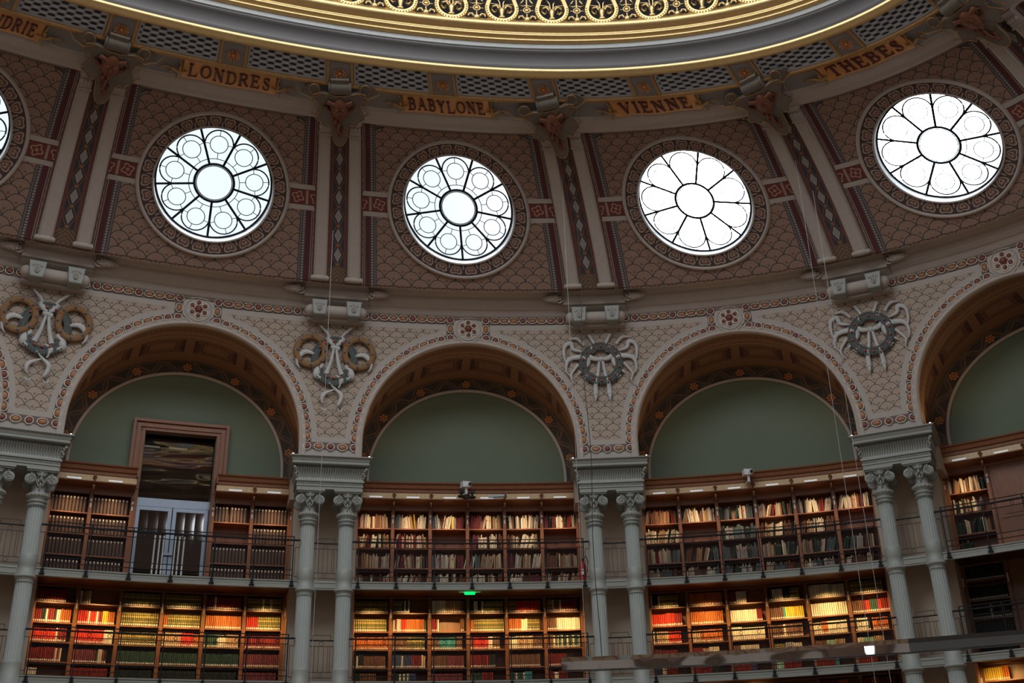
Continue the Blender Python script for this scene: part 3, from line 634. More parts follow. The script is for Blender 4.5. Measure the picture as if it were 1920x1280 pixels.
# ------------------------------------------------------------------ paired ribs on the vault
for k in range(0, 5):
    for s in (-1, 1):
        um, uw = k + s * .0655, .0255; M = Matrix.Translation(VS(um, 0., 0.)); t = thing('vault_rib', 'plain stone rib with scrolled foot, %s of the pair rising above the %s' % (SIDE[s], PIER[k]), 'rib', M, 'paired vault ribs')
        vs = np.linspace(.035, .90, 26); mb = MB(); us_ = np.linspace(-uw, uw, 3)
        ring = [(-uw, -.02), (-uw, .12), (-uw * .85, .15), (-uw * .7, .13), (uw * .7, .13), (uw * .85, .15), (uw, .12), (uw, -.02)]
        P = np.array([VS(um + np.array([r[0] for r in ring]), v, np.array([r[1] for r in ring])) for v in vs]); mb.grid(P)
        mb.add(P[0], [tuple(range(8))]); mb.add(P[-1], [tuple(range(8))]); obj('shaft', mb, STONE, t)
        mb = MB(); a = np.linspace(um - uw * 1.15, um + uw * 1.15, 5); mb.tube(VS(a, .030, .10), .07, 12); mb.tube(VS(a[1:-1], .030, .10), .082, 12)
        for q in (a[0], a[-1]): mb.ball(Matrix.Translation(VS(q, .030, .10)), .05, .05, .068)
        obj('scroll_foot', mb, STONE, t)
        def blk(mb, v0, v1, w, h): mb.hexa(np.array([VS(um + x, v, hh) for x in (-w, w) for v in (v0, v1) for hh in (0., h)]))
        mb = MB(); blk(mb, .90, .985, uw * .98, .17); blk(mb, .895, .905, uw * 1.1, .20); blk(mb, .975, 1.0, uw * 1.2, .23)
        for x in (-.6, 0, .6): mb.ball(Matrix.Translation(VS(um + x * uw, .945, .17)), .07, .07, .06)
        obj('head', mb, STONE, t)
# ------------------------------------------------------------------ grille panels, rosette blocks
def BSF(n0, z0, n1, z1):
    L = math.hypot(n1 - n0, z1 - z0); tn, tz = (n1 - n0) / L, (z1 - z0) / L
    return lambda u, t, h=0.0: W(u, n0 + tn * np.asarray(t, float) + tz * np.asarray(h, float) * 1, z0 + tz * np.asarray(t, float) - tn * np.asarray(h, float))
GB = BSF(5.57, 19.50, 6.18, 19.77); GS = 5.05; PB = BSF(4.72, 19.44, 5.45, 19.54); PS = 5.38
def pbox(mb, fn, u0, u1, t0, t1, h0, h1, mat=0, k=4):
    us = np.linspace(u0, u1, k + 1); ring = [(t0, h0), (t0, h1), (t1, h1), (t1, h0)]
    P = np.array([[fn(u, t, h) for t, h in ring + ring[:1]] for u in us]); mb.grid(P, None, mat); mb.add(P[0][:4], [(0, 1, 2, 3)], mat); mb.add(P[-1][:4], [(0, 1, 2, 3)], mat)
rp = None
for j in range(-1, 9):
    uc = j * .5
    where = ('over the %s' % PIER[j // 2]) if j % 2 == 0 and j // 2 in range(5) else 'over centre of %s arch' % BAY[(j - 1) // 2]
    t = thing('rosette_panel', 'small grey panel with gilded rosette in the grille ring, %s' % where, 'panel', W(uc, 5.8, 19.5), 'rosette panels of the grille ring')
    mb = MB(); pbox(mb, GB, uc - .058, uc + .058, .0, .66, -.02, .05); obj('plate', mb, BND, t)
    for s in (-1, 1): mb = MB(); pbox(mb, GB, uc + s * .058 - .006, uc + s * .058 + .006, .0, .66, .0, .085, 0, 2); obj('gold_edge', mb, GOLD2, t)
    O = GB(uc, .27, .06); X1 = GB(uc + .01, .27, .06) - O; X1 /= np.linalg.norm(X1); Y1 = GB(uc, .37, .06) - O; Y1 /= np.linalg.norm(Y1); Z1 = np.cross(X1, Y1)
    Z1 = Z1 if Z1[2] < 0 else -Z1
    M = Matrix(((X1[0], Y1[0], Z1[0], O[0]), (X1[1], Y1[1], Z1[1], O[1]), (X1[2], Y1[2], Z1[2], O[2]), (0, 0, 0, 1)))
    mb = MB(); mb.ball(M, .05, .05, .06)
    for i in range(14): a = i * 2 * PI / 14; mb.tube([(.05 * math.cos(a), .05 * math.sin(a), .01), (.10 * math.cos(a), .10 * math.sin(a), .045), (.155 * math.cos(a), .155 * math.sin(a), .03)], [.012, .016, .026], 6, M=M)
    obj('rosette', mb, plain('warm gilding', (.62, .30, .14), .35, .8, .3, 30) if rp is None else rp, t); rp = bpy.data.materials['warm gilding']
    if j < 8:
        u0, u1 = uc + .07, uc + .43
        t = thing('grille_panel', 'grey pierced grille panel in the ring, %s half of the %s bay' % ('left' if j % 2 == 0 else 'right', BAY[j // 2]), 'grille', W(uc + .25, 5.8, 19.5), 'pierced grilles of the ring')
        mb = MB(); us = np.linspace(u0, u1, 13); ts = np.array([.06, .62]); P = np.array([GB(us, np.full(13, q), np.full(13, .02)) for q in ts]); mb.grid(P, np.array([[((u - uc) * GS, q) for u in us] for q in ts])); obj('lattice', mb, GRILLE, t)
        mb = MB(); pbox(mb, GB, u0 - .004, u1 + .004, .0, .06, 0, .04, 0, 8); pbox(mb, GB, u0 - .004, u0 + .006, .06, .62, 0, .04, 0, 1); pbox(mb, GB, u1 - .006, u1 + .004, .06, .62, 0, .04, 0, 1); obj('frame', mb, GREYP, t)

# ------------------------------------------------------------------ city name banners; letters cut as strokes with serifs
TH, TN, SF = .17, .075, .07
def stroke(x0, y0, x1, y1, w): dx, dy = x1 - x0, y1 - y0; L = math.hypot(dx, dy); px, py = -dy / L * w / 2, dx / L * w / 2; return [(x0 + px, y0 + py), (x1 + px, y1 + py), (x1 - px, y1 - py), (x0 - px, y0 - py)]
def ser(x, y, w=.30): return [(x - w / 2, y - SF / 2), (x + w / 2, y - SF / 2), (x + w / 2, y + SF / 2), (x - w / 2, y + SF / 2)]
def arc(cx, cy, rx, ry, a0, a1, w, n=10):
    out = []
    for i in range(n):
        b0, b1 = [math.radians(a0 + (a1 - a0) * q / n) for q in (i, i + 1)]
        def pt(b, s): ww = TN + (w - TN) * abs(math.cos(b)); return (cx + (rx + s * ww / 2) * math.cos(b), cy + (ry + s * ww / 2 * (.6 if abs(math.sin(b)) > .7 else 1)) * math.sin(b))
        out.append([pt(b0, 1), pt(b1, 1), pt(b1, -1), pt(b0, -1)])
    return out
E_, T_ = .035, .965
def glyph(c):
    v = lambda x: [stroke(x, 0, x, 1, TH)]; s2 = lambda x, w=.32: [ser(x, E_, w), ser(x, T_, w)]
    if c == 'L': return v(.18) + s2(.18) + [stroke(.18, E_, .72, E_, SF), stroke(.70, 0, .72, .26, TN)], .8
    if c == 'I': return v(.2) + s2(.2), .4
    if c == 'O': return arc(.45, .5, .36, .46, 0, 360, TH, 24), .9
    if c == 'N': return [stroke(.16, 0, .16, 1, TN), stroke(.72, 0, .72, 1, TN), stroke(.14, .97, .74, .03, TH)] + [ser(.16, E_, .28), ser(.12, T_, .2), ser(.72, T_, .28)], .88
    if c == 'D': return v(.18) + [ser(.12, E_, .26), ser(.12, T_, .26), stroke(.18, E_, .42, E_, SF), stroke(.18, T_, .42, T_, SF)] + arc(.42, .5, .34, .465, -90, 90, TH, 12), .86
    if c == 'R': return v(.18) + s2(.18) + [stroke(.2, T_, .45, T_, SF), stroke(.2, .50, .45, .50, SF), stroke(.42, .5, .72, .03, TH), ser(.76, E_, .18)] + arc(.45, .735, .20, .23, -90, 90, TH, 8), .84
    if c == 'B': return v(.18) + [ser(.12, E_, .26), ser(.12, T_, .26), stroke(.2, T_, .45, T_, SF), stroke(.2, .52, .45, .52, SF), stroke(.2, E_, .45, E_, SF)] + arc(.42, .745, .18, .22, -90, 90, TH, 8) + arc(.44, .28, .22, .245, -90, 90, TH, 8), .78
    if c == 'E': return v(.18) + [ser(.12, E_, .26), ser(.12, T_, .26), stroke(.2, T_, .66, T_, SF), stroke(.2, .52, .52, .52, SF), stroke(.2, E_, .70, E_, SF), stroke(.65, 1, .65, .78, TN), stroke(.68, 0, .70, .24, TN), stroke(.52, .42, .52, .62, TN)], .78
    if c == 'S': return arc(.36, .745, .21, .22, 20, 270, TN + .03, 12) + arc(.36, .27, .23, .235, -160, 90, TN + .03, 12) + [stroke(.22, .64, .52, .38, TH), stroke(.58, .98, .58, .74, TN), stroke(.12, .02, .12, .27, TN)], .7
    if c == 'A': return [stroke(.12, 0, .42, 1, TN), stroke(.42, 1, .72, 0, TH), stroke(.22, .36, .62, .36, SF), ser(.12, E_, .26), ser(.74, E_, .3)], .88
    if c == 'Y': return [stroke(.10, 1, .40, .48, TH), stroke(.72, 1, .40, .48, TN), stroke(.40, .5, .40, 0, TH), ser(.12, T_, .28), ser(.72, T_, .24), ser(.40, E_, .32)], .82
    if c == 'V': return [stroke(.12, 1, .42, 0, TH), stroke(.72, 1, .42, 0, TN), ser(.12, T_, .3), ser(.72, T_, .26)], .84
    if c == 'T': return v(.38) + [ser(.38, E_, .32), stroke(.04, T_, .72, T_, SF), stroke(.05, 1, .04, .76, TN), stroke(.71, 1, .72, .76, TN)], .78
    if c == 'H': return v(.18) + v(.70) + s2(.18) + s2(.70) + [stroke(.18, .5, .70, .5, SF)], .9
    if c == 'X': return [stroke(.10, 1, .70, 0, TH), stroke(.70, 1, .10, 0, TN), ser(.12, T_, .28), ser(.70, T_, .24), ser(.12, E_, .24), ser(.70, E_, .28)], .82
for k, name in CITY.items():
    uc = k + .5; t = thing('name_banner', 'gilded banner lettered %s in dark red, over the %s arch' % (name, BAY[k]), 'banner', W(uc, 5.1, 19.4), 'city name banners')
    hw = .205; mb = MB(); us = np.linspace(-hw, hw, 25); ts = np.linspace(.07, .68, 6)
    P = np.array([[PB(uc + u, q, .05 + .02 * math.cos(u / hw * 6) + .012 * math.sin(q * 9)) for u in us] for q in ts]); mb.grid(P, None, 0, True)
    for i in range(len(us) - 1):
        pass
    edge = [PB(uc + u, q, 0.0) for u, q in [(u, ts[0]) for u in us] + [(us[-1], q) for q in ts] + [(u, ts[-1]) for u in us[::-1]] + [(us[0], q) for q in ts[::-1]]]
    edg2 = [PB(uc + u, q, .05 + .02 * math.cos(u / hw * 6) + .012 * math.sin(q * 9)) for u, q in [(u, ts[0]) for u in us] + [(us[-1], q) for q in ts] + [(u, ts[-1]) for u in us[::-1]] + [(us[0], q) for q in ts[::-1]]]
    mb.grid(np.array([edge, edg2])); obj('cloth', mb, ORANGE, t)
    G = [glyph(c) for c in name]; sz = .42; gap = .16; tot = sum(g[1] for g in G) + gap * (len(G) - 1); sx = min(sz * .80, 1.95 / tot) ; x = -tot * sx / 2
    mb = MB(); y0 = .165
    for polys, adv in G:
        for pl_ in polys:
            fn = lambda a, b, h: PB(uc + (x + a * sx) / PS, y0 + b * sz, h + .02 * math.cos((x + a * sx) / PS / hw * 6))
            mb.extrude(pl_, fn, .055, .085)
        x += (adv + gap) * sx
    obj('lettering', mb, LETTER, t)
    for s in (-1, 1):
        mb = MB(); u_ = uc + s * (hw + .012); pts = [PB(u_ + s * .006 * math.cos(q * 9), q, .07 + .03 * math.sin(q * 6)) for q in np.linspace(-.02, .66, 10)]; mb.tube(pts, .022, 6)
        mb.tube([PB(u_, .32 + .12 * math.sin(b), .10 + .04 * math.cos(b)) for b in np.linspace(0, 2 * PI, 10)], .03, 6); mb.tube([PB(u_ - s * .03, .30, .10), PB(u_, .28, .15), PB(u_ + s * .035, .36, .10)], .035, 6)
        mb.tube([PB(u_ + s * (.055 + .022 * math.cos(b)), .24 + .10 * math.sin(b), .06) for b in np.linspace(0, 4.5, 12)], .02, 6); obj('gold_tie', mb, GOLD2, t)

# ------------------------------------------------------------------ gilded cartouches at the head of each pair of ribs
ROLLP = plain('grey brown leather paint', (.17, .15, .125), .8, 0, .2, 8)
def frame2(u, n0, z0, n1, z1, L):
    p, q = W(u, n0, z0), W(u, n1, z1); z = q - p; sc = np.linalg.norm(z) / L; z /= np.linalg.norm(z); x = W(u + .004, n0, z0) - W(u - .004, n0, z0); x -= z * (x @ z); x /= np.linalg.norm(x); y = np.cross(z, x)
    return Matrix(((x[0], y[0], z[0] * sc, p[0]), (x[1], y[1], z[1] * sc, p[1]), (x[2], y[2], z[2] * sc, p[2]), (0, 0, 0, 1)))
def make_cartouche(M):
    t = thing('cartouche', 'x', 'cartouche', M)
    fn = lambda a, b, h: np.array(M @ Vector((a, -h, b)))
    mb = MB(); mb.box(M, -.22, .22, -.14, .1, 1.34, 1.62); mb.tube([(-.22, -.10, 1.42), (.22, -.10, 1.42)], .13, 14, M=M)
    for s in (-1, 1): mb.lathe(M @ Matrix.Translation((s * .25, -.10, 1.41)) @ Matrix.Rotation(PI / 2, 4, 'Y'), [(.12, -.03), (.135, 0), (.12, .03)], 14)
    obj('scroll_block', mb, ROLLP, t, M)
    right = [(0, .16), (.10, .20), (.17, .32), (.20, .48), (.22, .62), (.30, .66), (.40, .60), (.47, .70), (.62, .76), (.52, .92), (.46, 1.0), (.52, 1.12), (.70, 1.22), (.60, 1.30), (.42, 1.34), (.26, 1.32), (.10, 1.30)]
    outl = right + [(-a, b) for a, b in right[::-1][:-1]] ; mb = MB()
    bow = lambda a, b, h: fn(a, b, h + .05 + .10 * math.cos(a * 2.2)); mb.extrude(outl, bow, -.05, .05)
    obj('leather_shield', mb, ROLLP, t, M)
    ed = np.array([bow(a, b, .055) for a, b in outl]); mb = MB(); mb.tube(ed, .013, 6, closed=True); obj('gilt_edge', mb, GOLD2, t, M)
    mb = MB(); mb.ball(M, .20, .15, .24, (0, -.20, 1.02), 14, 9)
    for i in range(26):
        a = R_.uniform(-1, 1); b = R_.uniform(0, 1); x = a * .30 * (1 - b * .75); z = 1.18 - b * .75
        mb.ball(M, R_.uniform(.03, .06), .05, R_.uniform(.05, .1), (x, -.20 - .08 * (1 - abs(a)), z), 7, 5)
    for s in (-1, 1):
        mb.tube([(s * .03, -.22, .62), (s * .04, -.20, .5), (s * .02, -.18, .38), (s * .05, -.17, .30)], [.04, .035, .03, .012], 6, M=M)
        mb.tube([(s * .10, -.24, 1.12), (s * .28, -.22, 1.18), (s * .36, -.18, 1.08), (s * .26, -.2, .98), (s * .15, -.22, .90)], [.05, .055, .05, .045, .03], 7, M=M)
        mb.ball(M, .035, .03, .02, (s * .075, -.35, 1.06), 6, 4)
    mb.tube([(0, -.37, 1.05), (0, -.39, .98)], .025, 6, M=M); obj('mask', mb, RUST, t, M)
    for s in (-1, 1):
        mb = MB(); mb.tube([(s * (.62 + .13 * math.cos(b)), -.16, 1.42 + .11 * math.sin(b)) for b in np.linspace(-1, 5, 18)], .012, 6, M=M)
        mb.tube([(s * .48, -.14, 1.30), (s * .70, -.16, 1.22), (s * .95, -.12, 1.30), (s * 1.08, -.08, 1.45)], [.011, .010, .009, .008], 6, M=M); mb.tube([(s * .70, -.16, 1.22), (s * .62, -.12, 1.0), (s * .70, -.12, .88), (s * .60, -.1, .80)], .011, 6, M=M)
        for q in ((.60, .80), (.71, .87), (.5, 1.42)): mb.ball(M, .022, .022, .022, (s * q[0], -.12, q[1]), 6, 4)
        obj('gilt_tendril', mb, GOLD2, t, M)
        mb = MB(); mb.extrude([(s * .42, 1.30), (s * .50, 1.46), (s * .66, 1.50), (s * .86, 1.42), (s * .92, 1.30), (s * .72, 1.24)], fn, -.02, .07); obj('ribbon_wing', mb, ROLLP, t, M)
    return t
cp = None
for k in range(0, 5):
    M = frame2(k, 3.62, 18.84, 5.75, 19.52, 1.62); lab = 'grey and red-brown gilded cartouche with hanging tongue above the %s' % PIER[k]
    if cp is None: cp = make_cartouche(M); cp['label'] = lab; cp['group'] = 'cartouches under the grille ring'
    else: copy_tree(cp, M, lab)

# ------------------------------------------------------------------ gilded frieze of the dome
def make_drop(M):
    t = thing('teardrop_ornament', 'x', 'ornament', M); zc = .45
    o = [(-.0, .0)]; a = np.linspace(-PI / 2, PI / 2, 16)
    def side(r): 
        pts = [(r * math.cos(b) , zc + r * math.sin(b)) for b in np.linspace(-PI / 2, .25, 14)]; pts += [(r * .80, zc + r * .85), (r * .48, zc + r * 1.45), (r * .28, zc + r * 1.9), (.03, zc + r * 2.3)]; return pts
    R1, R2 = side(.45), side(.31); rows = []
    for s in (1, -1):
        for y0, y1, A1, A2 in ((-.05, -.05, R1, R2),):
            P = np.array([[(s * x, -.04, z) for x, z in A1], [(s * (x * .94), -.09, zc + (z - zc) * .94) for x, z in A1], [(s * x * 1.06, -.09, zc + (z - zc) * 1.06) for x, z in A2], [(s * x, -.04, z) for x, z in A2], [(s * x, .02, z) for x, z in A2], [(s * x, .02, z) for x, z in A1], [(s * x, -.04, z) for x, z in A1]]); rows.append(P)
    mb = MB()
    for P in rows: mb.grid(xf(M, P.reshape(-1, 3)).reshape(P.shape))
    for i in range(-9, 10):
        b = -PI / 2 + i * .19; mb.ball(M, .022, .02, .022, (.39 * math.cos(b), -.095, zc + .39 * math.sin(b)), 6, 4)
    obj('loop', mb, GOLD, t, M)
    mb = MB(); mb.ball(M, .09, .05, .055, (0, -.06, .19)); mb.lathe(M @ Matrix.Translation((0, -.03, .2)), [(.03, 0), (.05, .06), (.07, .16), (.10, .25), (.06, .28)], 12)
    for s in (-1, 1):
        mb.tube([(s * .05, -.04, .42), (s * .13, -.05, .56), (s * .24, -.05, .52), (s * .26, -.05, .40), (s * .19, -.05, .33), (s * .13, -.05, .37), (s * .15, -.05, .42)], [.03, .04, .045, .04, .03, .025, .03], 7, M=M); mb.tube([(s * .03, -.04, .45), (s * .05, -.04, .68), (s * .16, -.04, .85), (s * .05, -.04, 1.0)], .02, 6, M=M); mb.tube([(0, -.05, .44), (s * .10, -.05, .60), (s * .30, -.05, .62)], .014, 6, M=M)
    obj('flower_vase', mb, GOLD, t, M)
    return t
def make_stem(M):
    t = thing('roundel_ornament', 'x', 'ornament', M); mb = MB()
    mb.lathe(M @ Matrix.Translation((0, -.03, 0)), [(.03, .02), (.05, .06), (.085, .1), (.10, .18), (.06, .22)], 12)
    for s in (-1, 1): mb.tube([(s * .05, -.04, .15), (s * .12, -.05, .26), (s * .20, -.05, .24), (s * .22, -.05, .17)], [.03, .035, .03, .02], 6, M=M)
    mb.tube([(0, -.03, .2), (0, -.03, .36)], .022, 6, M=M); mb.tube([(0, -.03, .55), (0, -.03, .95)], .03, 6, M=M); obj('calyx', mb, GOLD, t, M)
    mb = MB(); mb.torus(M, .085, .02, 20, 6, 0, 'xz', (0, -.05, .45)); mb.ball(M, .06, .035, .06, (0, -.05, .45)); 
    for s in (-1, 1): mb.tube([(s * .1, -.04, .45), (s * .17, -.04, .45)], .014, 5, M=M); mb.tube([(0, -.03, .62), (s * .10, -.04, .58), (s * .19, -.04, .62), (s * .14, -.04, .70), (s * .08, -.04, .78)], .022, 6, M=M)
    obj('roundel', mb, GOLD, t, M); return t
dp = sp_ = None; ND = 12
for i in range(ND):
    u = 2.097 + (i - 6) * .2665; M = frame(u, 6.63, 20.98); lab = 'gilded teardrop loop with flower vase, %s from left along the dome edge' % NUM[i]
    if dp is None: dp = make_drop(M); dp['label'] = lab; dp['group'] = 'gilded dome frieze loops'
    else: copy_tree(dp, M, lab)
    M = frame(u + .1333, 6.63, 20.98); lab = 'small gilded roundel and calyx after the %s teardrop loop of the dome edge' % NUM[i]
    if sp_ is None: sp_ = make_stem(M); sp_['label'] = lab; sp_['group'] = 'gilded dome frieze roundels'
    else: copy_tree(sp_, M, lab)

# ------------------------------------------------------------------ jewelled borders, medallions and wreaths on the arcade wall
def link_mesh(name, me, M, parent): return link(name, me, M, parent)
def gem_meshes():
    out = {}
    for nm, rx, rz, m in (('oval', .100, .066, GEMO), ('round', .075, .075, GEMR), ('dark_oval', .100, .066, GEMB)):
        mb = MB(); mb.ball(None, rx, .045, rz, (0, 0, 0), 12, 7); out[nm] = mb.mesh('gem', [m], None)
    return out
GEMB = plain('brown stone', (.28, .11, .055), .35, var=.4, scale=22); GM = gem_meshes()
def path_points(half):
    """centre line of the border in (s from bay middle, z); half=+1 right of the bay middle"""
    Rb = 3.085; pts = [(Rb, 11.86)]; z = 11.86
    pts += [(Rb, q) for q in np.linspace(11.9, 12.0, 3)]; a_end = math.acos(.50 / Rb); pts += [(Rb * math.cos(a), 12 + Rb * math.sin(a)) for a in np.linspace(0, a_end, 60)]
    segA = np.array(pts); segB = np.array([(.50, 12 + Rb * math.sin(a_end)), (.50, 15.57)]); segC = np.array([(.50, 15.57), (2.90, 15.57)]); segD = np.array([(Rb, 11.86), (S / 2, 11.86)])
    return [s_ * np.array([half, 1]) for s_ in (segA, segB, segC, segD)]
def along(P, step):
    d = np.r_[0, np.cumsum(np.hypot(*np.diff(P, axis=0).T))]; n = max(1, int(round(d[-1] / step))); q = np.linspace(0, d[-1], n + 1)
    return np.stack([np.interp(q, d, P[:, i]) for i in (0, 1)], 1)
for k in range(0, 5):
    t = thing('jewelled_border', 'border of red-brown oval and round stones around the mosaic above the %s' % PIER[k], 'border', SP(k, 0, 11.9, .05), 'jewelled mosaic borders')
    ms = MB()
    for half, ub in ((1, k - .5), (-1, k + .5)):
        for si, seg in enumerate(path_points(half)):
            pts = along(seg, .262 if si != 1 else .26); n = len(pts)
            for i in range(n):
                isr = (i % 4 == 0) or i == n - 1
                if si in (1, 2) and i == 0: continue
                if si == 1 and n > 2 and i < n - 1: isr = False
                if si == 3 and i == 0: continue
                if si == 3 and i == n - 1 and half == -1: continue
                d = (pts[min(i + 1, n - 1)] - pts[max(i - 1, 0)]); ang = math.atan2(d[1], d[0]); s_, z = pts[i]
                F = frame(ub + s_ / S, float(nS(z)) + .015, z) @ Matrix.Rotation(-ang, 4, 'Y')
                if k < 4 or s_ < 0 or True: link('gem', GM['round' if isr else ('dark_oval' if (i + si) % 3 == 0 else 'oval')], F, t)
                rx, rz = (.095, .095) if isr else (.125, .088); aa = np.arange(16) * PI / 8
                ms.tube([(rx * math.cos(b), -.01, rz * math.sin(b)) for b in aa], .015, 4, closed=True, M=F, nrm=(0, 1, 0))
                if isr:
                    for b in aa[::2]: ms.ball(F, .014, .012, .014, (.092 * math.cos(b), -.012, .092 * math.sin(b)), 5, 3)
    o = obj('pale_outline', ms, SETT, t)
for k in range(-1, 4):
    M = frame(k + .5, float(nS(15.31)) + .0, 15.31); t = thing('flower_medallion', 'octagonal stone medallion with red flower at the crown of the %s arch' % BAY[k], 'medallion', M, 'keystone medallions')
    mb = MB(); mb.lathe(M @ Matrix.Rotation(PI / 2, 4, 'X') @ Matrix.Rotation(PI / 8, 4, 'Z'), [(.43, -.02), (.43, .03), (.37, .04)], 8, 0, False); mb.torus(M, .335, .022, 32, 6, 0, 'xz', (0, -.04, 0)); obj('plate', mb, STONE, t, M)
    mb = MB()
    for i in range(6):
        a = i * PI / 3 + PI / 6; mb.torus(M, .078, .017, 18, 6, 0, 'xz', (.19 * math.cos(a), -.05, .19 * math.sin(a)))
    obj('petal_outline', mb, SETT, t, M)
    for i in range(6): mb = MB(); a = i * PI / 3 + PI / 6; mb.ball(M, .05, .035, .05, (.19 * math.cos(a), -.045, .19 * math.sin(a)), 10, 5); mb.tube([(.10 * math.cos(a), -.05, .10 * math.sin(a)), (.14 * math.cos(a + .2), -.06, .14 * math.sin(a + .2)), (.20 * math.cos(a + .25), -.07, .20 * math.sin(a + .25))], .014, 5, M=M); obj('petal', mb, GEMR, t, M)
    mb = MB(); mb.ball(M, .075, .06, .075, (0, -.06, 0)); mb.torus(M, .09, .016, 20, 5, 0, 'xz', (0, -.05, 0)); obj('boss', mb, GEMR, t, M)
def ribbon(mb, F, pts, w, y=-.05, wob=.008):
    """flat ribbon through (x,z) points, w wide"""
    P = np.array(pts, float); t = np.linspace(0, 1, 22); q = np.linspace(0, 1, len(P))
    def cr(v):                                            # Catmull-Rom through the points
        out = []
        for x in t * (len(P) - 1):
            i = min(int(x), len(P) - 2); f = x - i; p0, p1, p2, p3 = v[max(i - 1, 0)], v[i], v[i + 1], v[min(i + 2, len(P) - 1)]; out.append(.5 * (2 * p1 + (p2 - p0) * f + (2 * p0 - 5 * p1 + 4 * p2 - p3) * f * f + (3 * p1 - p0 - 3 * p2 + p3) * f ** 3))
        return np.array(out)
    C = np.stack([cr(P[:, 0]), cr(P[:, 1])], 1); D = np.gradient(C, axis=0); D /= np.hypot(*D.T)[:, None]; N = np.stack([-D[:, 1], D[:, 0]], 1)
    ww = np.broadcast_to(np.interp(t, np.linspace(0, 1, len(np.atleast_1d(w))), np.atleast_1d(w)), t.shape)
    rows = []
    for s, yy in ((-1, .0), (-1, -.012), (0, -.03), (1, -.012), (1, .0)): rows.append(np.stack([C[:, 0] + N[:, 0] * s * ww / 2, y + yy + wob * np.sin(t * 9), C[:, 1] + N[:, 1] * s * ww / 2], 1))
    P3 = np.array(rows); mb.grid(xf(F, P3.reshape(-1, 3)).reshape(P3.shape), None, 0, True)
def garland(mb, F, cx, cz, rx, rz, a0, a1, r, leaves=True, y=-.05):
    t = np.radians(np.linspace(a0, a1, 40)); closed = abs(a1 - a0) >= 359; t = t[:-1] if closed else t
    mb.tube([(cx + rx * math.cos(b), y, cz + rz * math.sin(b)) for b in t], r, 8, 0, closed, .55, F, (0, 1, 0))
    if leaves:
        for b in np.radians(np.arange(a0, a1, 7)):
            for s in (-1, 1): q = r * .75 * s; mb.ball(F, .035, .03, .06, (cx + (rx + q) * math.cos(b), y - r * .35, cz + (rz + q) * math.sin(b)), 6, 4)
